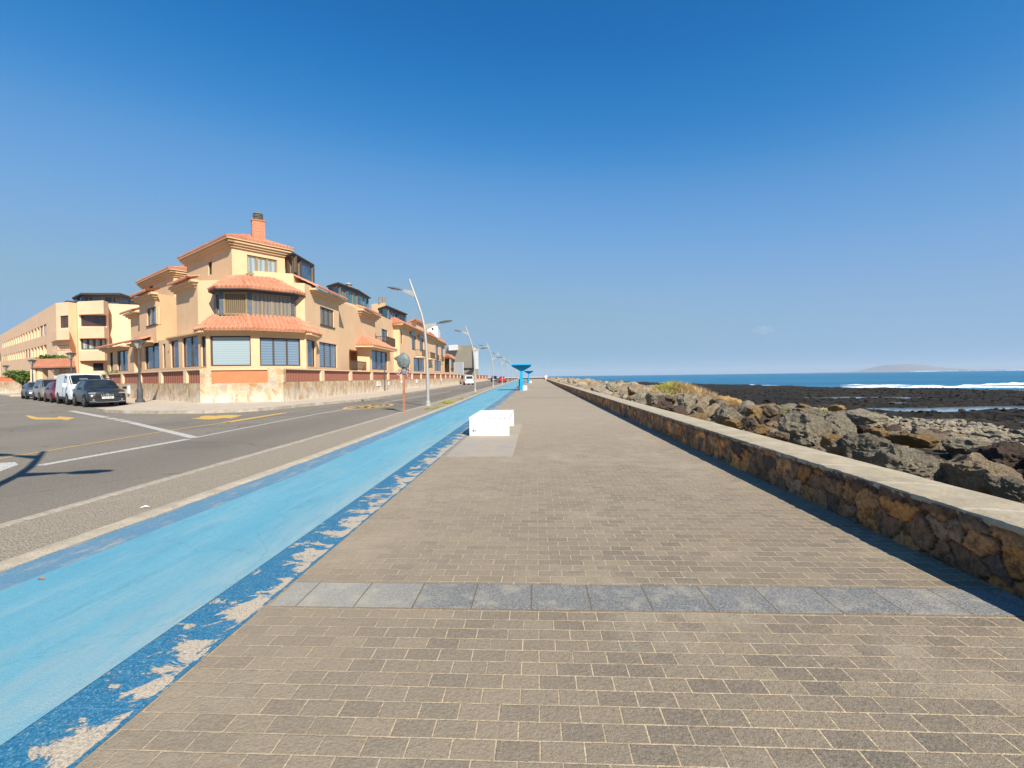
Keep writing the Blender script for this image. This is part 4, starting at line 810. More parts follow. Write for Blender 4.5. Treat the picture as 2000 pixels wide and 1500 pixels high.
# tower
tf = [addv(C0, LDIR, 8.5), C0, addv(C0, NDIR, 3.6), addv(addv(C0, NDIR, 3.6), LDIR, 8.5)]
ZT = 10.85
volume(h1, tf, 7.9, ZT, win={0: [(406.5, 414, 512, 538, 'gdark', 1)], 1: [(482.8, 541.5, 497, 534, 'lace', 3, {'frame': 'tanframe', 'fw': 0.1, 'sill': True})]})
cornice(h1, tf[0], tf[1], ZT + 0.02, (0.12, 0.24, 0.36), 0.15); cornice(h1, tf[1], tf[2], ZT + 0.017, (0.12, 0.24, 0.36), 0.15)
hip(h1, tf, ZT + 0.14, 0.46, 0.95)
# chimney
cq = XY(510.5, 33.8); ch = MB(); Mx = Matrix.Translation((cq[0], cq[1], 0)) @ Matrix.Rotation(0.62, 4, 'Z'); zc0 = 10.8; zc1 = ZP(510, 433, 33.8)
ch.box(-.40, .40, -.28, .28, zc0, zc1, Mx); ch.box(-.45, .45, -.33, .33, zc1, zc1 + 0.06, Mx)
n = N('red_brick'); br = n.node('ShaderNodeTexBrick'); n.lk(n.mapp(rot=(math.pi / 2, 0, 0)), br.inputs['Vector']); br.inputs['Scale'].default_value = 1; br.inputs['Brick Width'].default_value = 0.25; br.inputs['Row Height'].default_value = 0.11; br.inputs['Mortar Size'].default_value = 0.012; br.inputs['Color1'].default_value = (0.50, 0.13, 0.065, 1); br.inputs['Color2'].default_value = (0.60, 0.20, 0.10, 1); br.inputs['Mortar'].default_value = (0.55, 0.30, 0.2, 1); n.col(br.outputs[0]); M['brick'] = n.m
co = wbuild(ch, 'chimney', M['brick'], h1); pt_ = MB()
for i in range(5): z = zc1 + 0.08 + i * 0.105; pt_.lathe([(0.20, z), (0.33, z + 0.01), (0.33, z + 0.05), (0.20, z + 0.06)], 14, Matrix.Translation((cq[0], cq[1], 0)))
pt_.lathe([(0.2, zc1 + 0.05), (0.2, zc1 + 0.62), (0.02, zc1 + 0.64)], 12, Matrix.Translation((cq[0], cq[1], 0))); pt_.build('chimney_pot', plain('old_metal_pot', (0.20, 0.19, 0.14), 0.7), co)
# terrace glass room beside the tower
q0 = XY(562, 35.0); q1 = XY(577.5, 34.2); q2 = uvw(-15.6, 37.6)
volume(h1, [q0, q1, q2, uvw(-18, 38)], 8.98, 10.42, mat='frame', name='terrace_room', frame='tanframe', win={0: [(564, 576, 500, 534, 'gblue', 1)], 1: [(579.5, 587, 502, 539, 'gblue', 1), (589, 612.5, 507, 543, 'gblue', 1)]})
m = MB(); m.prism([XY(559, 35.0), XY(577, 33.85), XY(618.5, 37.7), uvw(-18.4, 38.6)], 10.42, 10.54); wbuild(m, 'terrace_room_roof', M['darkroof'], h1)

# ---- second house, on the side street ---------------------------
C2 = XY(344, 39.4)
h2 = house('house', 'stepped apricot house on the side street left of the corner house', 'house', C2, 'apricot houses along the side street')
tf = [along(284, C2, LDIR), C2, addv(C2, NDIR, 4.2), addv(along(284, C2, LDIR), NDIR, 4.2)]; ZT2 = ZP(344, 530, 39.4)
volume(h2, tf, 7.9, ZT2, win={0: [(291, 299, 560, 573, 'gdark', 1)], 1: [(348.5, 369.5, 523, 552, 'blind2', 3, {'fw': 0.09})]})
cornice(h2, tf[0], tf[1], ZT2 + 0.02, (0.12, 0.24, 0.36), 0.15); cornice(h2, tf[1], tf[2], ZT2 + 0.017, (0.12, 0.24, 0.36), 0.15); hip(h2, tf, ZT2 + 0.14, 0.46, 0.9)
f1 = XY(308, 36.0); f2 = XY(348.5, 37.7); f0 = along(275.5, f1, LDIR)
volume(h2, [f0, f1, f2, addv(f2, NDIR, 4), addv(f0, NDIR, 5)], 4.35, 8.12, win={0: [(287, 304.5, 603, 637, 'blind2', 2, {'sill': True, 'fw': 0.08})]})
cornice(h2, f0, f1, 8.14, (0.12, 0.26, 0.40), 0.16)
roof(h2, [p3(addv(f0, NDIR, -0.6), 8.22), p3(addv(f1, NDIR, -0.6), 8.22)], [p3(addv(f0, NDIR, 0.3), 8.48), p3(addv(f1, NDIR, 0.3), 8.48)])
e1 = XY(277, 40.2); e0 = along(258, e1, LDIR)
volume(h2, [e0, e1, addv(e1, NDIR, 4), addv(e0, NDIR, 4)], 0.13, ZP(268, 613, 41), win={0: [(262, 272, 660, 668, 'gdark', 1)]})
zz = ZP(268, 611, 41); cornice(h2, e0, e1, zz, (0.15, 0.3, 0.45), 0.14)
roof(h2, [p3(addv(addv(e0, LDIR, 1.2), NDIR, -0.5), zz + 0.06), p3(addv(e1, NDIR, -0.5), zz + 0.06)], [p3(addv(addv(e0, LDIR, 1.0), NDIR, 1.4), zz + 0.8), p3(addv(e1, NDIR, 1.4), zz + 0.8)])
w1 = XY(331, 34.6); w0 = along(210.5, w1, LDIR)
volume(h2, [w0, w1, addv(w1, NDIR, 2), addv(w0, NDIR, 4)], 0.13, 4.50, win={0: [(214.5, 220.5, 683, 727, 'gdark', 1), (229, 249.5, 681, 725.5, 'gblue', 2), (262, 276.5, 679, 727, 'open', 1), (283, 311, 671.5, 721, 'gblue', 2), (318, 323, 672, 719, 'gdark', 1)]})
cornice(h2, along(251, w1, LDIR), addv(w0, LDIR, 0) if False else along(251, w1, LDIR), 4.5) if False else None
zz = 4.56; sA = w0; sB = along(252, w1, LDIR); sC = along(266, w1, LDIR); sD = along(300, w1, LDIR)
cornice(h2, sA, sB, zz - 0.02, (0.15, 0.32, 0.5), 0.12); cornice(h2, sC, sD, zz - 0.01, (0.15, 0.32, 0.5), 0.12)
roof(h2, [p3(addv(addv(sA, LDIR, 0.8), NDIR, -0.7), zz + 0.06), p3(addv(sB, NDIR, -0.7), zz + 0.06)], [p3(addv(sA, NDIR, 2.2), zz + 1.0), p3(addv(sB, NDIR, 2.2), zz + 1.0)])
roof(h2, [p3(addv(sC, NDIR, -0.7), zz + 0.06), p3(addv(sD, NDIR, -0.7), zz + 0.06)], [p3(addv(sC, NDIR, 1.6), zz + 1.0), p3(addv(sD, NDIR, 1.6), zz + 1.0)])

# ---- houses along the promenade road ------------------------------
def rp(px, u): return uvw(u, -u * F / (1000 - px))
h3 = house('house', 'apricot terraced house with teal glass roof rooms right of the corner house', 'house', uvw(-16, 50), 'apricot houses along the road')
volume(h3, [uvw(-17, 40.5), uvw(-14.9, 40.5), uvw(-15.0, 52.0), uvw(-22, 52), uvw(-22, 40.5)], 0.13, 8.2, win={1: [(682, 714, 682, 724, 'open', 1)]})
volume(h3, [uvw(-15.6, 52.0), uvw(-15.5, 62), uvw(-22, 62), uvw(-22, 52)], 0.13, 8.9, win={0: [(705, 711, 631, 650, 'gdark', 1), (745.5, 757, 641.5, 664, 'gblue', 2, {'sill': True})]})
cornice(h3, uvw(-14.93, 46.5), uvw(-15.0, 51.8), 8.25, (0.2, 0.38, 0.55), 0.2)
roof(h3, [p3(uvw(-14.3, 46.3), 8.3), p3(uvw(-14.3, 52.2), 8.3)], [p3(uvw(-15.2, 46.3), 8.6), p3(uvw(-15.2, 52.2), 8.6)], 5)
gb = [uvw(-15.05, 46.0), uvw(-13.95, 46.3), uvw(-13.8, 53.5), uvw(-15.4, 54)]
volume(h3, gb, 0.13, 4.45, win={1: [(726.5, 756.5, 683, 721.5, 'gblue', 3, {'fw': 0.1})]})
ez = 4.6; e_ = [p3(uvw(-15.4, 45.0), ez), p3(uvw(-13.3, 45.4), ez), p3(uvw(-13.15, 54.2), ez), p3(uvw(-15.4, 55), ez)]; t_ = [p3(uvw(-15.6, 47.2), 5.7), p3(uvw(-14.95, 47.3), 5.7), p3(uvw(-15.0, 52.6), 5.7), p3(uvw(-15.5, 52.8), 5.7)]
roof(h3, e_, t_, 5); m = MB(); m.prism([(p[0], p[1]) for p in e_], 4.44, 4.56); wbuild(m, 'soffit', M['corn'], h3)
k0, k1, k2, k3 = XY(644, 48.2), XY(664, 47.0), XY(702, 51.0), XY(722.5, 55.5)
volume(h3, [XY(636, 48.5), XY(662, 46.6), XY(704, 50.9), XY(730, 56.5), uvw(-20, 57)], 8.1, ZP(680, 592.5, 49))
zb = ZP(680, 592.5, 49); zt = ZP(680, 563, 49)
volume(h3, [k0, k1, k2, k3, uvw(-19, 56)], zb, zt, mat='bluepost', name='roof_room', frame='tanframe', win={0: [(645, 662, 562, 585, 'gblue', 1)], 1: [(666, 676.5, 565, 590, 'gteal', 2), (681, 699.5, 566.5, 592, 'gteal', 2)], 2: [(704, 721, 570, 593, 'gteal', 2)]})
m = MB(); m.prism([XY(641, 48.2), XY(664, 46.5), XY(704, 50.7), XY(727, 55.6), uvw(-19.4, 56.5)], zt, zt + 0.14); wbuild(m, 'roof_room_cover', M['darkroof'], h3)
m = MB(); m.lathe([(0.30, zt + 0.1), (0.30, zt + 0.6), (0.42, zt + 0.65), (0.05, zt + 0.9)], 10, Matrix.Translation((*XY(684, 50.5), 0))); wbuild(m, 'chimney', plain('cement_cowl', (0.35, 0.33, 0.25)), h3)
def railing(root, A, B, z, h=0.85, step=0.16, mat='frame'):
    A = Vector((*A, z)); B = Vector((*B, z)); m = MB(); L = (B - A).length; k = max(2, int(L / step))
    m.tube([A + Vector((0, 0, h)), B + Vector((0, 0, h))], 0.035, 5); m.tube([A + Vector((0, 0, 0.1)), B + Vector((0, 0, 0.1))], 0.03, 5)
    for i in range(k + 1): p = A.lerp(B, i / k); m.tube([p, p + Vector((0, 0, h))], 0.022, 4)
    return wbuild(m, 'railing', M[mat], root)
railing(h3, uvw(-14.2, 41.5), uvw(-14.2, 46), 2.2, 0.8); railing(h3, uvw(-14.3, 54), uvw(-14.3, 58), 5.2, 1.0); railing(h3, uvw(-15.5, 54), uvw(-14.3, 54), 5.2, 1.0)
h4 = house('house', 'apricot terraced house with blue roof room, small balconies and two arched windows', 'house', uvw(-16, 74), 'apricot houses along the road')
volume(h4, [uvw(-17, 62), uvw(-14.7, 62), uvw(-14.2, 86), uvw(-22, 86), uvw(-22, 62)], 0.13, 8.6, win={0: [(743, 748, 690, 715, 'gdark', 1)], 1: [(783, 786, 650, 671, 'gdark', 1), (804.5, 812.5, 655, 683, 'gdark', 1), (820, 827, 660, 686, 'gdark', 1), (808, 829, 698, 725, 'gblue', 2), (786, 800, 698, 723, 'gdark', 2)]})
def arch(root, px, u, py, w_, base=None):
    q = rp(px, u); d = -u * F / (1000 - px); z = ZP(px, py, d); m = MB(); seg = []
    for i in range(9): a = math.pi * i / 8; seg.append((w_ * math.cos(a), w_ * math.sin(a)))
    f = [(q[0] + RDIR.x * a - 0.0, q[1] + RDIR.y * a, z + b) for a, b in seg]; m.face(f); m.face([(p[0] + 0.05, p[1], p[2]) for p in f]); 
    for i in range(8): m.face([f[i], f[i + 1], (f[i + 1][0] + .05, f[i + 1][1], f[i + 1][2]), (f[i][0] + .05, f[i][1], f[i][2])])
    return wbuild(m, 'window_arch', M['gdark'], root)
arch(h4, 808.5, -14.36, 655.5, 1.45); arch(h4, 823.5, -14.22, 660.5, 1.4)
zz = 8.55; roof(h4, [p3(uvw(-16.4, 61.2), zz), p3(uvw(-14.0, 61.4), zz), p3(uvw(-13.5, 86.5), zz)], [p3(uvw(-16.6, 63), zz + 0.9), p3(uvw(-15.6, 63), zz + 0.9), p3(uvw(-15.4, 86), zz + 0.9)], 4)
cornice(h4, uvw(-14.7, 62), uvw(-14.2, 86), zz, (0.2, 0.4, 0.6), 0.18); cornice(h4, uvw(-16.8, 62), uvw(-14.7, 62), zz - 0.01, (0.2, 0.4, 0.6), 0.18)
for a, b in ((71.5, 75.8), (79, 83.4)): railing(h4, uvw(-13.6, a), uvw(-13.55, b), 4.7, 1.0, 0.25); railing(h4, uvw(-14.5, a), uvw(-13.6, a), 4.7, 1.0, 0.25); m = MB(); m.prism([uvw(-14.6, a), uvw(-13.5, a), uvw(-13.5, b), uvw(-14.6, b)], 4.5, 4.7); wbuild(m, 'balcony', M['stucco2'], h4)
zb = ZP(744, 627, 61); zt = ZP(744, 601, 61)
volume(h4, [XY(742, 62.5), XY(758, 60.8), rp(796, -15.4), uvw(-20, 74)], 8.5, zt, mat='bluepost', name='roof_room', frame='tanframe', win={0: [(744, 757, 604, 624, 'gteal', 1)], 1: [(761, 776, 607, 630, 'gblue', 3), (780, 795, 612, 634, 'gbrown', 3)]})
m = MB(); m.prism([XY(740, 62.5), XY(758, 60.0), rp(798, -15.0), uvw(-20.4, 75.6)], zt, zt + 0.16); wbuild(m, 'roof_room_cover', M['darkroof'], h4)
volume(h4, [XY(728, 66), XY(755, 65), uvw(-18.5, 69), uvw(-20, 69)], 8.5, ZP(740, 591.5, 65)); m = MB()
for dx in (-0.25, 0.3): q = XY(748, 65.5); m.lathe([(0.22, ZP(740, 592, 65)), (0.22, ZP(740, 592, 65) + 0.9), (0.02, ZP(740, 592, 65) + 1.0)], 8, Matrix.Translation((q[0] + dx, q[1], 0)))
wbuild(m, 'chimney', plain('grey_flue', (0.25, 0.2, 0.15)), h4)
th = [XY(796, 80), XY(815, 78), rp(836, -15.2), uvw(-22, 94)]; zq = ZP(815, 627.5, 78)
volume(h4, th, 8.5, zq); hip(h4, [XY(790, 84), XY(815, 78), rp(837, -15.1), uvw(-22, 96)], zq + 0.05, 0.6, 1.2, 4)
h5 = house('house', 'farthest apricot terraced house with arched balcony windows beside the blue conservatory', 'house', uvw(-15, 100), 'apricot houses along the road')
zz = ZP(850, 664, 97)
volume(h5, [XY(829, 86.5), XY(838, 86.5), XY(869, 107), XY(850, 125)], 0.13, zz, win={1: [(851, 856.5, 672, 694, 'gdark', 1), (861.5, 866.5, 675, 697, 'gdark', 1), (841, 846, 704, 723, 'gdark', 1), (849, 862, 703, 724, 'gdark', 2)]})
roof(h5, [p3(XY(826, 86.0), zz + 0.05), p3(XY(838.5, 85.4), zz + 0.05), p3(XY(872, 107), zz + 0.05)], [p3(XY(832, 91), zz + 1.2), p3(XY(840, 92), zz + 1.2), p3(XY(866, 112), zz + 1.2)], 4)
cornice(h5, XY(838, 86.5), XY(869, 107), zz, (0.2, 0.4, 0.6), 0.2)
volume(h5, [XY(836, 95), XY(856, 97), XY(861, 110), XY(845, 115)], zz - 0.2, ZP(848, 637, 97), mat='whitew', win={0: [(843, 847, 640, 645, 'gdark', 1)]})
railing(h5, XY(853, 93), XY(858, 96.5), 4.9, 1.0, 0.3); railing(h5, XY(863, 100), XY(868, 103.5), 4.9, 1.0, 0.3)
h6 = house('house', 'low tiled conservatory with dark blue glass at the end of the terrace', 'conservatory', uvw(-14, 112))
volume(h6, [XY(864, 112), XY(879, 110), XY(888.5, 124), XY(875, 130)], 0.13, ZP(875, 699, 111), mat='stucco2', win={0: [(865.5, 877.5, 701, 727, 'gdark', 3)], 1: [(880, 888, 700, 726, 'gblue', 2)]})
zz = ZP(875, 699, 111); roof(h6, [p3(XY(862, 112), zz), p3(XY(879.5, 108.8), zz), p3(XY(891, 125), zz)], [p3(XY(866, 118), zz + 1.1), p3(XY(874, 118), zz + 1.3), p3(XY(883, 126), zz + 1.3)], 4)
h7 = house('building', 'tall windowless beige rendered building with white side beyond the terraced houses', 'building', XY(900, 165))
volume(h7, [XY(870, 168), XY(926, 160), XY(934.5, 176), XY(890, 190)], 0.1, ZP(900, 675, 163), mat='beige')
m = MB(); m.prism([XY(925.8, 159.2), XY(934.9, 175.5), XY(934.0, 178), XY(924.8, 160.6)], ZP(930, 720.5, 165), ZP(930, 680, 165)); wbuild(m, 'white_side_wall', M['whitew'], h7)
m = MB(); m.prism([XY(877, 165), XY(895, 163), XY(895.5, 168), XY(877.5, 170)], ZP(886, 684, 164), ZP(886, 673.5, 164)); wbuild(m, 'roof_block', M['whitew'], h7)
m = MB(); m.prism([XY(904, 158), XY(926, 157), XY(926, 160), XY(904, 161)], ZP(915, 723, 158), ZP(915, 718.5, 158)); wbuild(m, 'shopfront', M['gdark'], h7)
h8 = house('building', 'small flat white building in front of the tall beige one', 'building', XY(895, 140))
volume(h8, [XY(883, 142), XY(904, 138), XY(906, 146), XY(888, 150)], 0.13, ZP(895, 707, 139), mat='whitew')

# ---- apartment block ----------------------------------------------
apc = XY(153, 58.0)
ap = house('apartment_building', 'long three-storey salmon apartment block with rows of recessed windows', 'apartment building', apc)
ZA = ZP(160, 591, 58.2); a1 = XY(113, 58.3); a0 = along(3, a1, LDIR); a2 = XY(137, 57.6); a3 = XY(153, 58.6); a4 = XY(155, 57.8); a5 = XY(212, 58.3); a6 = XY(216, 59.3); a7 = XY(276, 60.5)
row = []; xs = [3.5]; x = 91.5
cells_u = [(85, 91, 'lace'), (78, 84, 'lace'), (72.5, 77, 'open'), (66.5, 70.5, 'open'), (60.5, 64.5, 'open'), (55, 58.5, 'open'), (49.5, 53, 'open'), (44.5, 47.7, 'open'), (39.5, 42.7, 'open'), (35, 38, 'open'), (30.8, 33.5, 'open'), (26.5, 29, 'open'), (22.5, 25, 'open'), (18.7, 21, 'open'), (15, 17.2, 'open'), (11.5, 13.6, 'open'), (8, 10, 'open'), (5, 6.7, 'open')]
ops = []
for (x0, x1, kd) in cells_u:
    s_ = (x0 - 91) ; yt = 632 + (91 - x0) * 0.435; yb = yt + 22 * (0.45 + 0.55 * (x0 / 91)); ops.append((x0, x1, yt, yb, kd, 1))
    yt = 672.5 + (91 - x0) * 0.262; yb = yt + 22 * (0.45 + 0.55 * (x0 / 91)); ops.append((x0, x1, yt, yb, 'lace' if (47 < x0 < 56 or x0 < 14) else 'open', 1))
volume(ap, [a0, a1, a2, a3, a4, a5, a6, a7, addv(a7, NDIR, 12), addv(a0, NDIR, 14)], 0.1, ZA, mat='pink', win={0: ops, 1: [(117, 134, 617, 641, 'gbrown', 3)], 4: [(158, 207, 614, 637.5, 'gbrown', 1, {'fw': 0.12}), (158, 208, 660.5, 683, 'lace', 4, {'fw': 0.14}), (181.5, 202, 709, 724.5, 'gdark', 1)], 6: [(255, 259, 622, 636, 'gdark', 1)]})
m = MB(); m.prism([XY(101, 59.6), XY(113, 57.0), XY(138, 56.4), XY(139, 58.5), XY(105, 60.5)], ZP(120, 664, 57), ZP(120, 645, 57)); wbuild(m, 'balcony', M['pink'], ap)
m = MB(); m.prism([XY(101, 59.4), XY(113.5, 57.1), XY(136.5, 56.5), XY(138, 58.3), XY(105, 60.3)], ZP(120, 700, 57), ZP(120, 686, 57)); wbuild(m, 'balcony', M['pink'], ap)
railing(ap, XY(113.5, 57.1), XY(136, 56.5), ZP(120, 686, 57), 0.7, 0.3)
m = MB(); m.prism([XY(157, 57.5), XY(206, 56.9), XY(215, 58.0), XY(214, 59.0), XY(157, 58.0)], ZP(180, 704, 57), ZP(180, 684.5, 57)); wbuild(m, 'bay', M['pink'], ap)
m = MB(); m.prism([XY(157, 57.5), XY(206, 56.9), XY(215, 58.0), XY(214, 59.0), XY(157, 58.0)], ZP(180, 660, 57), ZP(180, 638.5, 57)); wbuild(m, 'bay', M['pink'], ap)
m = MB(); m.prism([XY(157, 57.5), XY(206, 56.9), XY(215, 58.0), XY(214, 59.0), XY(157, 58.0)], ZP(180, 613, 57), ZA + 0.02); wbuild(m, 'bay', M['pink'], ap)
zr = ZP(200, 577, 61); volume(ap, [XY(149, 63.0), XY(166, 61), XY(236, 61.5), XY(276, 66), XY(200, 75)], ZA, zr, mat='bluepost', name='roof_room', win={0: [(151, 158, 582, 588, 'gdark', 1)], 1: [(176, 197, 579, 588, 'gblue', 1), (206, 218, 581, 590, 'gdark', 1), (168, 173, 580, 588, 'curtain', 1), (222, 234, 582, 590, 'curtain', 1)], 2: [(240, 268, 583, 592, 'gblue', 2)]})
m = MB(); m.prism([XY(145, 63.4), XY(163, 60.2), XY(238, 60.6), XY(278, 65.5), XY(205, 77)], zr, zr + 0.22); wbuild(m, 'roof_room_cover', M['darkroof'], ap)
m = MB(); qa = along(88, a1, LDIR); qb = addv(a1, NDIR, 1.0); m.prism([tuple(addv(qa, NDIR, 1.0)), qb, addv(qb, NDIR, 3), addv(qa, NDIR, 4)], ZA, ZA + 0.45); wbuild(m, 'roof_edge', M['darkroof'], ap)
h9 = house('house', 'sliver of a red-roofed pink house at the far left edge behind the apartment block', 'house', XY(-5, 115))
volume(h9, [XY(-40, 112), XY(2.5, 116), XY(3, 125), XY(-40, 125)], 0.1, ZP(0, 690, 115), mat='pink'); roof(h9, [p3(XY(-42, 111), ZP(0, 690, 115)), p3(XY(3.2, 115), ZP(0, 690, 115))], [p3(XY(-42, 118), ZP(0, 676, 118)), p3(XY(2.5, 119), ZP(0, 676, 118))], 4)

# ---- boundary walls ------------------------------------------------
n = N('flagstone_cladding')
c = n.mix(n.ramp(n.noise(1.6, 6, 0.75), 0.35, 0.65), (0.46, 0.32, 0.18), (0.62, 0.50, 0.34)); vc = n.voro(2.6, out='Color'); hv = n.xyz(vc)
c = n.mix(n.ramp(hv[0], 0.45, 0.9, 0, 0.9), c, (0.42, 0.22, 0.08)); c = n.mix(n.ramp(hv[1], 0.7, 0.95, 0, 0.7), c, (0.38, 0.36, 0.31)); c = n.mix(n.ramp(n.voro(2.6, feat='DISTANCE_TO_EDGE'), 0.0, 0.05, 0.5, 0), c, (0.66, 0.60, 0.48))
xx = n.xyz(); sal = n.math('MULTIPLY', n.ramp(n.noise(0.9, 6, 0.75), 0.36, 0.62), n.ramp(xx[2], 0.1, 0.95, 1, 0)); c = n.mix(sal, c, (0.74, 0.68, 0.57)); st_ = n.ramp(n.noise(2.6, 6, 0.75, n.mapp((1, 1, 0.22), loc=(2, 6, 0))), 0.52, 0.64, 0, 0.7); c = n.mix(st_, c, (0.30, 0.17, 0.075)); n.col(c); n.bump(n.math('ADD', n.noise(15, 4), n.voro(2.6)), 0.4, 0.03); M['flag'] = n.m
n = N('red_slat_screen'); xx = n.xyz(); f = n.math('SINE', n.math('MULTIPLY', n.math('ADD', n.math('MULTIPLY', xx[0], 0.8), n.math('MULTIPLY', xx[1], 0.62)), 52)); n.col(n.mix(n.ramp(f, -0.6, 0.6), (0.30, 0.10, 0.06), (0.46, 0.19, 0.125))); n.bump(f, 0.5, 0.02); M['panel'] = n.m
M['panel2'] = plain('orange_red_panel', (0.62, 0.20, 0.09), 0.8, 0.1, 1.5)
def bwall(name, label, A, D, L, step, zs=1.25, zt=2.02, first_big=False, mat='flag', group=None, nopillar=False):
    r_ = thing(name, label, 'wall', (A[0], A[1], 0.0), 0, group); A = Vector(A); D = Vector(D).normalized(); nn = Vector((D.y, -D.x)); Mx = Matrix(((D.x, nn.x, 0, A.x), (D.y, nn.y, 0, A.y), (0, 0, 1, 0), (0, 0, 0, 1)))
    m = MB(); m.box(0, L, -0.32, 0, 0.1, zs, Mx); wbuild(m, 'stone_base', M[mat], r_)
    m = MB(); m.box(-0.02, L + 0.02, -0.30, 0.03, zt + 0.003, zt + 0.085, Mx); wbuild(m, 'coping', M['stucco2'], r_)
    k = int(L / step) + 1
    for i in range(k):
        s = i * step; w_ = 0.26
        m = MB(); m.box(s - w_ if i else 0, s + w_ if s + w_ < L else L, -0.30, 0.025, zs, zt, Mx); wbuild(m, 'pillar', M['stucco2'] if i else M[mat], r_)
        if s + w_ + 0.3 < L:
            m = MB(); m.box(s + w_, min(L, s + step - w_), -0.17, -0.10, zs + 0.03, zt - 0.03, Mx); wbuild(m, 'panel', M['panel'], r_)
            m = MB(); m.box(s + w_, min(L, s + step - w_), -0.18, -0.02, zs + 0.001, zs + 0.03, Mx); m.box(s + w_, min(L, s + step - w_), -0.18, -0.02, zt - 0.03, zt - 0.001, Mx); wbuild(m, 'panel_rail', M['tanframe'], r_)
    return r_
bwall('boundary_wall', 'tall stone boundary wall with red panels on the side street behind the parked cars', tuple(W1 + L2 * 26), tuple(-L2), 26.0, 4.72)
bwall('boundary_wall', 'long stone boundary wall with red panels in front of the terraced houses', tuple(W2), tuple(R2), 97, 5.6)
r_ = thing('boundary_wall', 'corner boundary wall with one wide orange-red panel and whitish stained stone', 'wall', (W1.x, W1.y, 0)); D = (W2 - W1); L = D.length; D.normalize(); nn = Vector((D.y, -D.x)); Mx = Matrix(((D.x, nn.x, 0, W1.x), (D.y, nn.y, 0, W1.y), (0, 0, 1, 0), (0, 0, 0, 1)))
m = MB(); m.box(0.003, L - 0.003, -0.35, 0.035, 0.1, 1.22, Mx); wbuild(m, 'stone_base', M['flag'], r_)
m = MB(); m.box(0.003, 0.62, -0.35, 0.033, 1.22, 2.12, Mx); wbuild(m, 'pillar', M['flag'], r_); m = MB(); m.box(L - 0.85, L - 0.003, -0.35, 0.033, 1.22, 2.08, Mx); wbuild(m, 'pillar', M['flag'], r_)
m = MB(); m.box(0.62, L - 0.85, -0.2, -0.03, 1.24, 2.0, Mx); wbuild(m, 'panel', M['panel2'], r_); m = MB(); m.box(0.62, L - 0.85, -0.33, 0.05, 2.0, 2.1, Mx); wbuild(m, 'coping', M['stucco'], r_)
A = XY(905, 128); B = XY(953, 168); D = Vector(B) - Vector(A); bwall('boundary_wall', 'low orange panelled wall far down the road past the white minivan', A, tuple(D), D.length, 6.0, 0.9, 2.0)
A = XY(-60, 62.5); B = XY(64, 58.5); D = Vector(B) - Vector(A); bw = thing('boundary_wall', 'stone garden wall with bright orange rail at the far left', 'wall', (A[0], A[1], 0)); D.normalize(); nn = Vector((D.y, -D.x)); L = (Vector(B) - Vector(A)).length; Mx = Matrix(((D.x, nn.x, 0, A[0]), (D.y, nn.y, 0, A[1]), (0, 0, 1, 0), (0, 0, 0, 1)))
m = MB(); m.box(0, L, -0.4, 0, -0.02, ZP(30, 745, 59.5), Mx); wbuild(m, 'stone_base', M['flag'], bw); zf = ZP(30, 745, 59.5); m = MB(); m.box(0, L, -0.25, -0.1, zf, zf + 0.1, Mx); m.box(0, L, -0.25, -0.1, zf + 0.52, zf + 0.62, Mx)
for i in range(int(L / 0.3)): m.box(i * 0.3, i * 0.3 + 0.17, -0.22, -0.12, zf + 0.1, zf + 0.52, Mx)
wbuild(m, 'rail', M['panel2'], bw)
# covered gateway
gt = thing('gateway', 'tiled canopy gateway on pale pillars between two green trees', 'gateway', (*XY(105, 52), 0))
zz = ZP(105, 718, 52); roof(gt, [p3(XY(61, 52), zz), p3(XY(150, 50.5), zz)], [p3(XY(68, 54.5), zz + 1.0), p3(XY(143, 53), zz + 1.0)], 5); m = MB(); m.prism([XY(62, 52.1), XY(149, 50.6), XY(147, 55), XY(64, 56.5)], zz - 0.16, zz - 0.05); wbuild(m, 'beam', M['frame'], gt)
for px in (70, 84, 116, 140): q = XY(px, 52.4); m = MB(); m.box(q[0] - .3, q[0] + .3, q[1] - .3, q[1] + .3, 0, zz - 0.163); wbuild(m, 'pillar', M['stucco2'], gt)
# ================================================================ STREET OBJECTS
M['steel'] = plain('galvanised_steel', (0.42, 0.40, 0.36), 0.5, 0.1, 2, 0.3); M['head'] = plain('dark_lamp_housing', (0.10, 0.11, 0.115), 0.45, 0.1); M['lens'] = plain('lamp_lens', (0.35, 0.36, 0.35), 0.2, 0.05); M['iron'] = plain('grey_cast_iron', (0.075, 0.082, 0.088), 0.55, 0.15, 4); M['milk'] = plain('lantern_glass', (0.42, 0.40, 0.34), 0.3, 0.1)
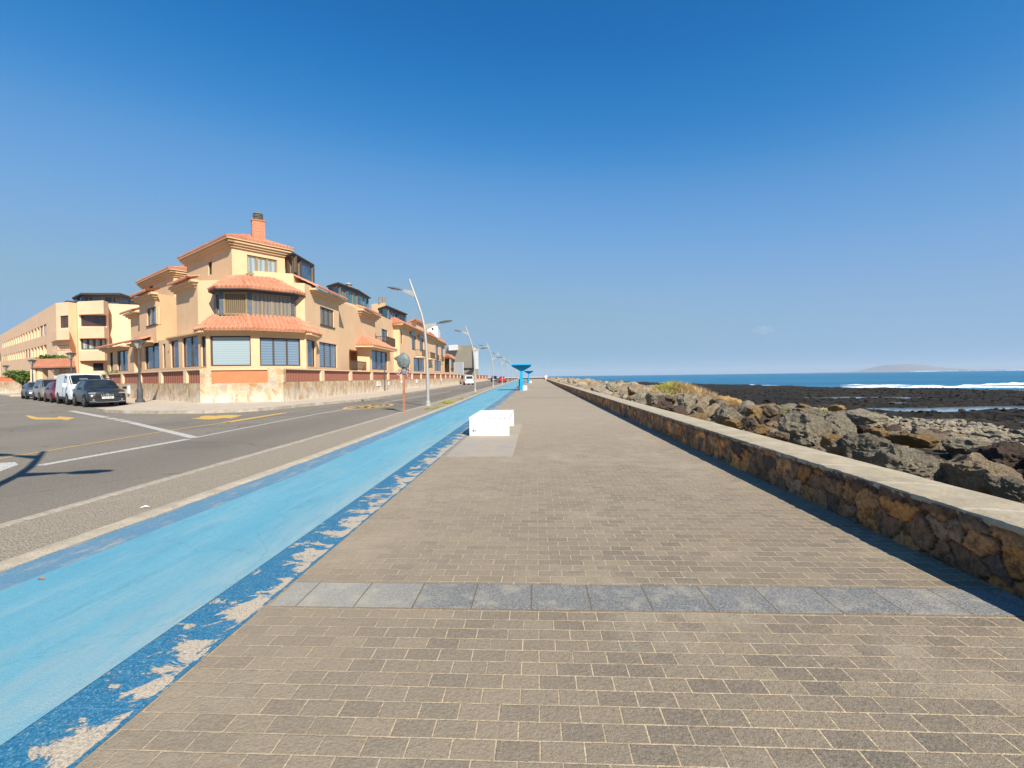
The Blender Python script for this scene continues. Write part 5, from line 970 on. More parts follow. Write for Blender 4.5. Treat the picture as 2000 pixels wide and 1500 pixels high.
# ---- curved double-headed street lamps
def lamp0():
    t = thing('street_lamp', 'nearest tall curved twin-arm street lamp standing on the gravel verge', 'street lamp', (0, 0, 0), 0, 'curved twin-arm street lamps along the verge')
    cl = [(0, 0), (0, 1.0), (-0.01, 2.0), (-0.04, 3.0), (-0.12, 3.95), (-0.26, 4.6), (-0.47, 5.25), (-0.68, 5.85), (-0.85, 6.35)]
    m = MB(); m.tube([(x, 0, z) for x, z in cl], [0.085, 0.08, 0.075, 0.07, 0.065, 0.06, 0.055, 0.05, 0.04], 12); m.build('pole', M['steel'], t, True)
    m = MB(); m.box(-0.18, 0.18, -0.18, 0.18, 0, 0.03); m.lathe([(0.13, 0.03), (0.12, 0.22), (0.09, 0.26)], 12); m.build('base_plate', M['steel'], t)
    def arm(x0, z0, x1, z1, s):
        m = MB(); h0, h1 = 0.15, 0.045; y = 0.035
        c = [(x0, -y, z0 - h0), (x0, y, z0 - h0), (x0, y, z0 + h0), (x0, -y, z0 + h0), (x1, -y * .6, z1 - h1), (x1, y * .6, z1 - h1), (x1, y * .6, z1 + h1), (x1, -y * .6, z1 + h1)]
        n0 = len(m.v); m.v += c; m.f += [(0, 1, 2, 3), (7, 6, 5, 4), (0, 4, 5, 1), (1, 5, 6, 2), (2, 6, 7, 3), (3, 7, 4, 0)]; return m.build('arm', M['steel'], t)
    def head(x, z, s, tilt):
        m = MB(); Mx = Matrix.Translation((x, 0, z)) @ Matrix.Rotation(-tilt * s, 4, 'Y') @ Matrix.Diagonal((s, 1, 1, 1)); prof = [(0.0, 0.035, 0.03), (0.14, 0.04, 0.035), (0.17, 0.10, 0.06), (0.35, 0.15, 0.075), (0.55, 0.155, 0.075), (0.72, 0.12, 0.055), (0.82, 0.05, 0.025)]
        k = 10; rows = []
        for (a, w_, h_) in prof:
            rows.append(len(m.v))
            for i in range(k): an = 2 * math.pi * i / k; zz = math.sin(an) * h_; zz = zz if zz > 0 else zz * 0.45; m.v.append(tuple(Mx @ Vector((a, math.cos(an) * w_, zz))))
        for j in range(len(prof) - 1):
            for i in range(k): a = rows[j] + i; b = rows[j] + (i + 1) % k; m.f.append((a, b, b + k, a + k))
        m.f.append(tuple(rows[0] + i for i in range(k))); m.f.append(tuple(rows[-1] + i for i in reversed(range(k))))
        ho = m.build('lamp_head', M['head'], t, True); g = MB(); g.box(0.30, 0.68, -0.11, 0.11, -0.052, -0.034, Mx); g.build('lens', M['lens'], ho)
    arm(-0.60, 5.60, -1.20, 5.80, -1); head(-1.16, 5.80, -1, 0.20); arm(-0.09, 3.93, 0.52, 4.10, 1); head(0.48, 4.11, 1, 0.16)
    return t
l0 = lamp0(); LY = [23.3, 45.2, 67, 89, 111, 133, 155, 177, 199, 221]; LX = [-5.44, -5.94, -6.2, -6.5, -6.75, -6.95, -7.3, -7.7, -8.2, -8.6]
l0.location = (LX[0], LY[0], 0)
names = ['second nearest curved street lamp, next to the end of the terraced houses', 'third curved street lamp down the verge, short of the parked red car', 'fourth curved street lamp, level with the far end of the orange wall', 'fifth curved street lamp, overlapping the red car', 'sixth curved street lamp along the verge', 'seventh curved street lamp along the verge', 'eighth curved street lamp along the verge', 'ninth tiny curved street lamp before the end wall', 'tiny last curved street lamp nearest the end wall']
for i in range(1, len(LY)): c = copy_tree(l0); c.location = (LX[i], LY[i], 0); c['label'] = names[i - 1]
c = copy_tree(l0); c.location = (-5.46, 2.95, 0); c['label'] = 'curved street lamp just outside the frame casting the long two-armed shadow on the road'
# ---- old-style lantern posts
def lantern0():
    t = thing('lantern_post', 'old-style grey lantern post at the street corner beside the parked black car', 'lantern post', (0, 0, 0), 0, 'old-style lantern posts')
    m = MB(); m.lathe([(0.24, 0), (0.24, 0.16), (0.17, 0.22), (0.15, 0.5), (0.16, 0.8), (0.11, 0.9), (0.10, 1.2), (0.08, 1.3)], 12); m.build('plinth', M['iron'], t, True)
    m = MB(); m.lathe([(0.07, 1.25), (0.055, 2.2), (0.07, 2.25), (0.048, 2.32), (0.042, 3.18), (0.09, 3.22), (0.05, 3.28)], 10); m.build('pole', M['iron'], t, True)
    m = MB(); m.lathe([(0.09, 3.30), (0.27, 3.72)], 4, Matrix.Rotation(math.pi / 4, 4, 'Z')); lo = m.build('lantern', M['milk'], t)
    m = MB(); m.lathe([(0.40, 3.722), (0.40, 3.755), (0.20, 3.80), (0.05, 3.83)], 4, Matrix.Rotation(math.pi / 4, 4, 'Z')); m.build('lantern_hat', M['iron'], t)
    m = MB()
    for i in range(4): a = math.pi / 2 * i + math.pi / 4; m.tube([(0.06 * math.cos(a), 0.06 * math.sin(a), 3.25), (0.31 * math.cos(a), 0.31 * math.sin(a), 3.73)], 0.018, 5)
    m.build('lantern_frame', M['iron'], t); return t
t0_ = lantern0(); q = G(273.5, 786, 0.13); t0_.location = (q.x, q.y, 0.13)
for (px, d, lab) in ((140, 40.2, 'grey lantern post rising behind the white van'), (64, 48.9, 'lantern post beside the left end of the tiled gateway roof'), (12.5, 64, 'farthest small lantern post at the left edge above the orange rail')):
    c = copy_tree(t0_); q = XY(px, d); c.location = (q[0], q[1], 0.13 if d < 45 else 0.0); c['label'] = lab
# ---- vehicles
def paint(name, c, metal=0.3, rough=0.28):
    n = N(name); k = n.mix(n.ramp(n.noise(6, 5, 0.7), 0.4, 0.7, 0, 0.25), c, (0.25, 0.21, 0.16)); n.col(k); n.r(rough); n.b.inputs['Metallic'].default_value = metal; n.b.inputs['Specular IOR Level'].default_value = 0.5; n.b.inputs['Coat Weight'].default_value = 0.15; return n.m
M['cglass'] = glass('car_glass', (0.01, 0.014, 0.016), (0.03, 0.04, 0.04), 0.06, spec=0.45); M['chrome'] = plain('chrome_trim', (0.6, 0.6, 0.6), 0.2, 0.05, 2, 0.9); M['lampglass'] = plain('headlamp_glass', (0.35, 0.37, 0.38), 0.08, 0.15, 20, 0.3); M['plate'] = plain('number_plate', (0.75, 0.75, 0.72), 0.4, 0.03); M['trim'] = plain('black_plastic', (0.025, 0.026, 0.028), 0.6); M['tail'] = plain('red_tail_lamp', (0.4, 0.02, 0.02), 0.2); M['alloy'] = plain('alloy_rim', (0.30, 0.30, 0.30), 0.35, 0.1, 3, 0.6)
def car(name, label, cat, sts, mat, wb, wr, glassdef, cen, heading, extras, z=0.0, group=None):
    ang = math.atan2(heading[1], heading[0]); t = thing(name, label, cat, (cen[0], cen[1], z), ang, group)
    rings = []
    for (x, w_, zb, zl, rw, zr) in sts:
        zs = zb + 0.5 * (zl - zb); h = [(0, zb), (.82 * w_, zb), (.97 * w_, zb + 0.07), (w_, zs), (.985 * w_, zs + 0.12 if zl - zs > 0.2 else zs + 0.02), (.955 * w_, zl), (rw, zr - 0.055), (rw - 0.09, zr - 0.01), (0, zr + 0.02)]
        rings.append([(x, a, b) for a, b in h] + [(x, -a, b) for a, b in reversed(h[1:-1])])
    # subdivide lengthwise for roundness
    m = MB(); k = len(rings[0])
    for r_ in rings: m.v += r_
    for j in range(len(rings) - 1):
        for i in range(k): a = j * k + i; b = j * k + (i + 1) % k; m.f.append((a, b, b + k, a + k))
    m.f.append(tuple(reversed(range(k)))); m.f.append(tuple((len(rings) - 1) * k + i for i in range(k)))
    body = m.build('body', mat, t, True)
    bm = bmesh.new(); bm.from_mesh(body.data); bmesh.ops.recalc_face_normals(bm, faces=bm.faces); bm.to_mesh(body.data); bm.free()
    def patch(A, B, nm='window', mt='cglass', ins=0.07, off=0.012):
        # A, B: two rows of points (same count); shrink and push outwards
        A = [Vector(a) for a in A]; B = [Vector(b) for b in B]; n_ = len(A); g = MB(); c = sum(A + B, Vector()) / (2 * n_)
        def samp(row, u):
            f = u * (n_ - 1); i = min(int(f), n_ - 2); return row[i].lerp(row[i + 1], f - i)
        us = [ins + (1 - 2 * ins) * i / max(1, (n_ - 1)) for i in range(n_)]; nn = (samp(A, .9) - samp(A, .1)).cross(samp(B, .5) - samp(A, .5)).normalized()
        if nn.dot(c - Vector((c.x * 0.9, 0, 0.8))) < 0: nn = -nn
        for r0 in (ins, 1 - ins):
            for u in us: p = samp(A, u).lerp(samp(B, u), r0) + nn * off; g.v.append(tuple(p))
        for i in range(n_ - 1): g.f.append((i, i + 1, n_ + i + 1, n_ + i))
        return g.build(nm, M[mt], t)
    ws, rs, sides, rear = glassdef     # windscreen station pair, roof front; side glass spans; rear pair
    rowf = lambda j, ids: [rings[j][i] for i in ids]; top = [6, 7, 8, 9, 10]
    patch(rowf(ws, top), rowf(rs, top), 'windscreen')
    if rear: patch(rowf(rear[0], top), rowf(rear[1], top), 'rear_window')
    for (j0, j1) in sides:
        js = list(range(j0, j1 + 1))
        patch([rings[j][5] for j in js], [rings[j][6] for j in js], 'side_window', ins=0.09)
        patch([rings[j][11] for j in js], [rings[j][10] for j in js], 'side_window', ins=0.09)
    W = max(s_[1] for s_ in sts)
    for sx in (wb[0], wb[1]):
        for sy in (1, -1):
            Mx = Matrix.Translation((sx, sy * (W - 0.10), wr)) @ Matrix.Rotation(-sy * math.pi / 2, 4, 'X')
            a = MB(); a.lathe([(0.02, 0.10), (wr + 0.085, 0.10), (wr + 0.085, 0.106), (0.02, 0.106)], 20, Mx); a.build('wheel_arch', M['trim'], t)
            a = MB(); a.lathe([(wr * 0.62, -0.1), (wr * 0.93, -0.1), (wr, -0.06), (wr, 0.08), (wr * 0.93, 0.125), (wr * 0.62, 0.12)], 22, Mx); wo = a.build('wheel', M['black'], t, True)
            a = MB(); a.lathe([(wr * 0.64, 0.112), (wr * 0.60, 0.128), (wr * 0.18, 0.118), (0.02, 0.13)], 20, Mx); a.build('rim', M['alloy'], wo, True)
            a = MB()
            for i in range(5): an = i * 2 * math.pi / 5 + 0.31; R_ = Matrix.Rotation(an, 4, 'Z'); a.box(wr * 0.22, wr * 0.54, -0.035, 0.035, 0.120, 0.131, Mx @ R_)
            a.build('rim_slots', M['trim'], wo)
    F_ = sts[-1][0]
    for e in extras:
        nm, mt, bx = e[0], e[1], e[2]; pair = nm in ('headlight', 'mirror', 'fog_lamp', 'fog_lamp_surround', 'tail_lamp', 'roof_rail', 'door_line')
        for grp_ in ([[b for b in bx if b[2] >= 0], [b for b in bx if b[2] < 0]] if pair else [bx]):
            a = MB()
            for b in grp_: a.box(*b)
            a.build(nm, M[mt] if isinstance(mt, str) else mt, t)
    return t
def box2(x0, x1, y0, y1, z0, z1): return [(x0, x1, y0, y1, z0, z1), (x0, x1, -y1, -y0, z0, z1)]
HD = (-LDIR.x, -LDIR.y); ct = Vector(G(169, 795.4)); H2 = Vector((HD[0], HD[1], 0)).normalized(); N2 = Vector((NDIR.x, NDIR.y, 0)).normalized()
def park(t_, w_): p = ct - H2 * t_ + N2 * w_; return (p.x, p.y)
def platemarks(x, z, w_=0.40): return [(x, x + 0.006, -w_ / 2 + i * w_ / 8, -w_ / 2 + i * w_ / 8 + w_ / 16, z - 0.028, z + 0.028) for i in range(1, 8) if i != 4]
suv = [(-2.05, .78, .38, .92, .60, 1.02), (-1.98, .86, .30, 1.0, .62, 1.22), (-1.55, .89, .24, 1.03, .63, 1.50), (-0.6, .89, .22, 1.01, .64, 1.56), (0.35, .89, .22, .99, .62, 1.51), (1.08, .89, .22, .97, .74, 1.05), (1.70, .87, .24, .90, .70, .97), (1.96, .83, .26, .76, .66, .86), (2.05, .78, .28, .62, .60, .68), (2.08, .74, .32, .50, .56, .54)]
M['p_suv'] = paint('dark_grey_car_paint', (0.012, 0.016, 0.022)); M['p_white'] = paint('white_van_paint', (0.74, 0.75, 0.75), 0, 0.35); M['p_red'] = paint('maroon_car_paint', (0.22, 0.012, 0.03)); M['p_beige'] = paint('champagne_car_paint', (0.40, 0.34, 0.26), 0.5); M['p_grey'] = paint('blue_grey_car_paint', (0.09, 0.11, 0.135)); M['p_red2'] = paint('bright_red_car_paint', (0.55, 0.015, 0.02)); M['p_blk'] = paint('near_black_car_paint', (0.02, 0.022, 0.03))
zz = 0.66
car('parked_car', 'dark grey SUV with silver roof rails parked at the street corner facing the camera', 'car', suv, M['p_suv'], (1.28, -1.28), 0.335, (5, 4, [(3, 5), (2, 3)], (1, 2)), park(1.28, 0.78), HD,
    [('headlight', 'lampglass', box2(1.90, 2.0, 0.50, 0.80, 0.76, 0.83)), ('grille', 'trim', [(2.06, 2.10, -0.52, 0.52, 0.58, 0.74)]), ('grille_bar', 'chrome', [(2.10, 2.112, -0.30 + .1 * i, -0.25 + .1 * i, 0.60, 0.72) for i in range(6)] + [(2.10, 2.115, -0.07, 0.07, 0.63, 0.75)]), ('bumper', 'trim', [(2.0, 2.10, -0.80, 0.80, 0.24, 0.52)]), ('fog_lamp_surround', 'chrome', box2(2.10, 2.118, 0.50, 0.76, 0.30, 0.34) + box2(2.10, 2.118, 0.58, 0.66, 0.36, 0.46)), ('lower_trim', 'chrome', [(2.10, 2.118, -0.5, 0.5, 0.27, 0.295)]), ('number_plate', 'plate', [(2.105, 2.12, -0.26, 0.26, 0.47, 0.58)]), ('plate_marks', 'trim', platemarks(2.12, 0.525)), ('mirror', M['p_suv'], box2(0.85, 0.98, 0.92, 1.10, 0.98, 1.12)), ('roof_rail', 'chrome', box2(-1.5, 0.4, 0.55, 0.60, 1.57, 1.63)), ('wiper', 'trim', [(1.1, 1.11, -0.6, 0.6, 1.04, 1.05)])])
van = [(-2.49, .93, .36, 1.12, .83, 1.86), (-2.45, .97, .32, 1.15, .86, 1.93), (-1.2, .99, .30, 1.17, .87, 1.97), (0.35, .99, .30, 1.17, .87, 1.97), (0.95, .99, .30, 1.15, .83, 1.90), (1.80, .98, .30, 1.12, .84, 1.24), (2.20, .94, .30, 1.02, .78, 1.12), (2.42, .88, .33, .84, .70, .95), (2.49, .82, .36, .62, .62, .72)]
car('parked_van', 'white panel van parked between the dark SUV and a maroon car', 'van', van, M['p_white'], (1.5, -1.45), 0.34, (5, 4, [(3, 4)], None), park(6.2, 0.86), HD,
    [('headlight', 'lampglass', box2(2.28, 2.41, 0.52, 0.86, 0.84, 1.02)), ('grille', 'trim', [(2.47, 2.51, -0.55, 0.55, 0.58, 0.74)]), ('bumper', 'trim', [(2.45, 2.52, -0.4, 0.4, 0.34, 0.5)]), ('fog_lamp', 'trim', box2(2.46, 2.515, 0.52, 0.78, 0.42, 0.54)), ('mirror', M['p_white'], box2(1.48, 1.60, 1.0, 1.17, 1.12, 1.36)), ('door_line', 'trim', box2(0.30, 0.315, 0.975, 0.993, 0.5, 1.15)), ('lower_trim', 'trim', box2(-1.0, 1.05, 0.97, 0.998, 0.34, 0.5))])
hat = [(-1.98, .76, .36, .90, .58, 1.0), (-1.9, .83, .28, .96, .60, 1.20), (-1.5, .86, .22, .98, .60, 1.42), (-0.5, .86, .20, .96, .61, 1.47), (0.3, .86, .20, .94, .59, 1.43), (1.0, .86, .20, .92, .70, .98), (1.6, .83, .22, .84, .66, .90), (1.88, .78, .26, .68, .58, .74), (1.97, .70, .32, .50, .52, .54)]
hx = [('headlight', 'lampglass', box2(1.74, 1.90, 0.48, 0.75, 0.66, 0.78)), ('grille', 'trim', [(1.94, 1.985, -0.45, 0.45, 0.34, 0.50)]), ('number_plate', 'plate', [(1.98, 1.995, -0.25, 0.25, 0.47, 0.57)]), ('mirror', 'trim', box2(0.8, 0.92, 0.88, 1.04, 0.92, 1.04)), ('tail_lamp', 'tail', box2(-2.0, -1.93, 0.55, 0.76, 0.78, 0.95))]
car('parked_car', 'maroon hatchback mostly hidden behind the white van', 'car', hat, M['p_red'], (1.22, -1.24), 0.31, (5, 4, [(3, 5), (2, 3)], (1, 2)), park(11.5, 0.75), HD, hx)
mpv = [(-2.25, .82, .36, 1.0, .66, 1.2), (-2.2, .86, .28, 1.02, .70, 1.50), (-1.8, .90, .24, 1.04, .70, 1.66), (-0.5, .90, .22, 1.02, .70, 1.70), (0.5, .90, .22, 1.0, .68, 1.64), (1.45, .90, .22, .98, .74, 1.04), (1.95, .87, .24, .88, .68, .93), (2.18, .80, .28, .70, .60, .76), (2.26, .72, .34, .5, .54, .54)]
car('parked_car', 'champagne beige people carrier parked behind the maroon hatchback', 'car', mpv, M['p_beige'], (1.35, -1.4), 0.32, (5, 4, [(3, 5), (2, 3)], (1, 2)), park(16.8, 0.8), HD, [('headlight', 'lampglass', box2(2.05, 2.17, 0.48, 0.78, 0.68, 0.82)), ('grille', 'trim', [(2.22, 2.27, -0.45, 0.45, 0.38, 0.5)]), ('mirror', 'trim', box2(1.1, 1.25, 0.92, 1.1, 0.98, 1.12))])
car('parked_car', 'small blue-grey hatchback parked last in the row at the far left', 'car', hat, M['p_grey'], (1.22, -1.24), 0.31, (5, 4, [(3, 5), (2, 3)], (1, 2)), park(23.5, 0.75), HD, hx)
q = uvw(-2.3, 112); car('parked_car', 'bright red car far down the road seen from behind', 'car', hat, M['p_red2'], (1.22, -1.24), 0.31, (5, 4, [(3, 5), (2, 3)], (1, 2)), q, (RDIR.x, RDIR.y), hx)
q = uvw(-5.2, 138); car('parked_car', 'near-black car far away to the left of the red one', 'car', mpv, M['p_blk'], (1.35, -1.4), 0.32, (5, 4, [(3, 5), (2, 3)], (1, 2)), q, (-RDIR.x, -RDIR.y), [('number_plate', 'plate', [(2.26, 2.28, -0.3, 0.3, 0.55, 0.72)])])
mv = [(-2.0, .82, .36, 1.0, .72, 1.70), (-1.95, .85, .28, 1.05, .74, 1.84), (-0.8, .87, .24, 1.06, .74, 1.88), (0.4, .87, .22, 1.05, .72, 1.84), (0.9, .87, .22, 1.04, .70, 1.72), (1.55, .86, .24, 1.0, .74, 1.08), (1.9, .80, .28, .80, .66, .86), (2.0, .72, .34, .55, .55, .6)]
q = XY(911, 88); car('parked_van', 'small white minivan parked by the pavement at the end of the boundary wall', 'van', mv, M['p_white'], (1.25, -1.3), 0.31, (5, 4, [(3, 4), (2, 3)], (0, 1)), q, (fh.x * 0.93 - rh.x * 0.36, fh.y * 0.93 - rh.y * 0.36), [('tail_lamp', 'tail', box2(-2.02, -1.98, 0.68, 0.8, 0.8, 1.1)), ('rear_window_glass', 'cglass', [(-2.01, -1.985, -0.62, 0.62, 1.1, 1.6)]), ('number_plate', 'plate', [(-2.02, -2.0, -0.25, 0.25, 0.5, 0.6)])])
# ---- white concrete bench
M['bench'] = plain('bench_white_paint', (0.72, 0.71, 0.68), 0.6, 0.05, 5, 0, 0.1)
def bench(loc, label, L=2.35, W=0.95, H=0.45):
    t = thing('bench', label, 'bench', (loc[0], loc[1], 0.02), 0, 'white block benches on the promenade')
    for y in (0, L - 0.16):
        m = MB(); m.box(0, W, y, y + 0.16, 0, H - 0.06); o = m.build('end_block', M['bench'], t)
        bv = o.modifiers.new('b', 'BEVEL'); bv.width = 0.012; bv.segments = 2
    m = MB(); k = 8; g = 0.014; sw_ = (W - g * (k - 1)) / k
    for i in range(k): m.box(i * (sw_ + g), i * (sw_ + g) + sw_, -0.004, L + 0.004, H - 0.058, H)
    o = m.build('seat', M['bench'], t); bv = o.modifiers.new('b', 'BEVEL'); bv.width = 0.006; bv.segments = 2
    m = MB(); m.box(0.04, W - 0.04, 0.18, L - 0.18, H - 0.11, H - 0.062); m.build('seat_beam', M['bench'], t)
    return t
b1_ = bench((-1.61, 11.1), 'near white slatted bench on the promenade beside the blue cycle path')
m = MB(); gq = [(0.07, .10), (0.09, .13), (0.075, .12), (0.11, .10), (0.125, .125), (0.10, .115), (0.14, .10), (0.155, .13)]
for i, (x, z) in enumerate(gq): m.box(x, x + (0.012 if i % 2 else 0.03), -0.003, -0.001, z, z + (0.035 if i % 2 else 0.012))
m.build('maker_mark', plain('grey_stencil', (0.12, 0.12, 0.13), 0.8), b1_)
b2_ = bench((-1.95, 47.3), 'white bench under the nearer blue sunshade'); b3_ = bench((-2.0, 100), 'far white bench under the second blue sunshade'); b4_ = bench((-2.1, 61), 'white bench just beyond the nearer blue sunshade')
COL.objects.unlink(b4_); 
for ch in list(b4_.children): bpy.data.objects.remove(ch)
bpy.data.objects.remove(b4_)
# ---- blue sunshades
M['shade'] = plain('bright_blue_paint', (0.01, 0.33, 0.58), 0.45, 0.08, 2)
def shade(loc, label):
    t = thing('sunshade', label, 'sunshade', (loc[0], loc[1], 0.02), 0, 'blue T-shaped sunshades')
    m = MB(); m.box(-0.16, 0.14, -0.12, 0.12, 0, 2.35); m.build('column', M['shade'], t)
    m = MB(); m.box(-0.27, -0.163, 0.0, 0.20, 0.45, 1.15); m.build('shaded_side', M['trim'], t)  # dark box stands in for the shaded side of a second column
    m = MB(); m.box(-0.27, -0.163, 0.0, 0.20, 1.16, 1.36); m.build('shaded_side_cap', M['white'], t)  # white block on top of the dark stand-in
    m = MB(); m.box(-1.02, 0.98, -0.7, 1.9, 2.52, 2.62); m.build('canopy', M['shade'], t)
    m = MB()
    for y in (-0.06, 0.9, 1.7): 
        n0 = len(m.v); c = [(-0.14, y, 1.95), (0.12, y, 1.95), (0.92, y, 2.40), (0.92, y, 2.518), (-0.96, y, 2.518), (-0.96, y, 2.40)]; m.v += c + [(a, b + 0.08, z) for a, b, z in c]; m.f += [tuple(n0 + i for i in range(6)), tuple(n0 + 11 - i for i in range(6))] + [(n0 + i, n0 + (i + 1) % 6, n0 + 6 + (i + 1) % 6, n0 + 6 + i) for i in range(6)]
    m.box(-0.05, 0.05, 0.1, 1.8, 1.9, 2.1); m.build('bracket', M['shade'], t); return t
shade((-1.50, 46.9), 'nearer bright blue T-shaped sunshade standing at a white bench'); shade((-1.62, 99.5), 'farther small blue T-shaped sunshade down the promenade')
# ---- covered road sign with a rusty post
q = G(789.5, 804.5, 0.01); t = thing('road_sign', 'round road sign wrapped in grey plastic on a rusty post with pink flowers', 'road sign', (q.x, q.y, 0.0))
n = N('rusty_steel'); n.col(n.mix(n.ramp(n.noise(6, 6, 0.75, n.mapp((1, 1, .3))), 0.35, 0.65), (0.30, 0.115, 0.055), (0.46, 0.23, 0.12))); M['rust'] = n.m
m = MB(); m.box(-0.045, 0.045, -0.03, 0.03, 0, 1.62); m.build('post', M['rust'], t)
m = MB(); seg, rws = 36, 16
for j in range(rws + 1):
    v = j / rws; z = 1.86 + 0.62 * v; r = 0.275 * max(0.02, math.sin(math.pi * min(1, 0.14 + v * 0.86))) ** 0.62; 
    for i in range(seg):
        a = 2 * math.pi * i / seg; pl_ = 1 + 0.07 * math.sin(a * 9 + 2 * noise.noise(Vector((a, v, 0)))) * (1 - v) ** 0.5; x = r * math.cos(a) * pl_; y = r * 0.42 * math.sin(a) * pl_
        if math.cos(a) < -0.3 and 0.45 < v < 0.8: x -= 0.20 * (-math.cos(a) - 0.3) * math.sin(math.pi * (v - 0.45) / 0.35)
        m.v.append((x, y, z))
for j in range(rws):
    for i in range(seg): a = j * seg + i; b = j * seg + (i + 1) % seg; m.f.append((a, b, b + seg, a + seg))
m.f.append(tuple(reversed(range(seg)))); m.f.append(tuple(rws * seg + i for i in range(seg)))
n = N('grey_plastic_bag'); n.col(n.mix(n.ramp(n.noise(9, 4), 0.3, 0.7), (0.10, 0.12, 0.115), (0.20, 0.225, 0.21))); n.r(0.4); n.bump(n.noise(18, 3, 0.6, n.mapp((2, 2, .5))), 0.6, 0.02); M['bag'] = n.m; m.build('sign_cover', M['bag'], t, True)
m = MB(); m.lathe([(0.07, 1.86), (0.06, 1.82), (0.11, 1.74), (0.13, 1.62), (0.12, 1.58)], 14, Matrix.Diagonal((1, 0.6, 1, 1))); m.build('cover_skirt', M['bag'], t, True); m = MB(); m.lathe([(0.085, 1.83), (0.09, 1.85), (0.085, 1.875)], 12); m.build('tie', M['black'], t)
M['pinkfl'] = plain('faded_pink_petals', (0.62, 0.33, 0.36), 0.8, 0.3, 30); M['leaf'] = plain('leaf_green', (0.06, 0.11, 0.035), 0.7, 0.35, 5)
rr = random.Random(5)
for i in range(90):
    if i % 45 == 0: m = MB()
    sd = -1 if i < 45 else 1; c_ = Vector((sd * rr.gauss(0.20, 0.055), -0.02 + rr.gauss(0, 0.04), rr.gauss(1.60, 0.085))); a = Vector((rr.uniform(-1, 1), rr.uniform(-1, 1), rr.uniform(-1, 1))).normalized(); b = a.cross(Vector((0.3, 1, 0.2))).normalized() * 0.033; a = a * 0.033; m.face([c_ - a, c_ - b, c_ + a, c_ + b])
    if i % 45 == 44: m.build('flower_bunch', M['pinkfl'], t)
# ---- person strolling
q = XY(1066, 86); pe = thing('person', 'person in white top and pinkish shorts walking away near the wall far down the promenade', 'person', (q[0], q[1], 0.02))
J = [((0, 0, .95), .15), ((0, 0, 1.18), .15), ((0, 0, 1.38), .16), ((0, 0, 1.50), .06), ((0, 0, 1.60), .095), ((0, 0, 1.70), .085), ((.19, 0, 1.40), .06), ((.25, -.03, 1.13), .045), ((.24, -.14, .90), .035), ((.235, -.18, .82), .04), ((-.19, 0, 1.40), .06), ((-.25, .03, 1.13), .045), ((-.24, .12, .90), .035), ((-.235, .16, .82), .04), ((.09, 0, .88), .09), ((.10, .14, .50), .06), ((.10, .10, .08), .04), ((.10, .24, .04), .035), ((-.09, 0, .88), .09), ((-.10, -.10, .50), .06), ((-.10, -.28, .12), .04), ((-.10, -.16, .04), .035)]
E = [(0, 1), (1, 2), (2, 3), (3, 4), (4, 5), (2, 6), (6, 7), (7, 8), (8, 9), (2, 10), (10, 11), (11, 12), (12, 13), (0, 14), (14, 15), (15, 16), (16, 17), (0, 18), (18, 19), (19, 20), (20, 21)]
me = bpy.data.meshes.new('body'); me.from_pydata([j[0] for j in J], E, []); o = bpy.data.objects.new('body', me); COL.objects.link(o); o.parent = pe; md = o.modifiers.new('s', 'SKIN'); 
for i, j in enumerate(J): me.skin_vertices[0].data[i].radius = (j[1], j[1] * 0.8)
me.skin_vertices[0].data[0].use_root = True; o.modifiers.new('u', 'SUBSURF').levels = 1; me.materials.append(plain('skin', (0.42, 0.24, 0.16), 0.6))
m = MB(); m.lathe([(.17, 1.0), (.18, 1.2), (.20, 1.36), (.17, 1.45), (.08, 1.50)], 14, Matrix.Diagonal((1, .72, 1, 1))); m.tube([(.17, 0, 1.43), (.26, -.01, 1.24)], [.075, .07], 8); m.tube([(-.17, 0, 1.43), (-.26, .01, 1.24)], [.075, .07], 8); m.build('shirt', M['white'], pe, True)
m = MB(); m.lathe([(.17, 1.02), (.185, .92), (.18, .84)], 14, Matrix.Diagonal((1, .75, 1, 1))); m.tube([(.09, 0, .90), (.10, .10, .60)], [.11, .095], 10); m.tube([(-.09, 0, .90), (-.10, -.06, .60)], [.11, .095], 10); m.build('shorts', plain('pinkish_cloth', (0.55, 0.34, 0.29), 0.9), pe, True)
m = MB(); m.lathe([(.09, 1.60), (.105, 1.68), (.085, 1.76), (.02, 1.79)], 12, Matrix.Diagonal((1, 1.05, 1, 1))); m.build('hair', plain('grey_hair', (0.45, 0.42, 0.38), 0.8), pe, True)
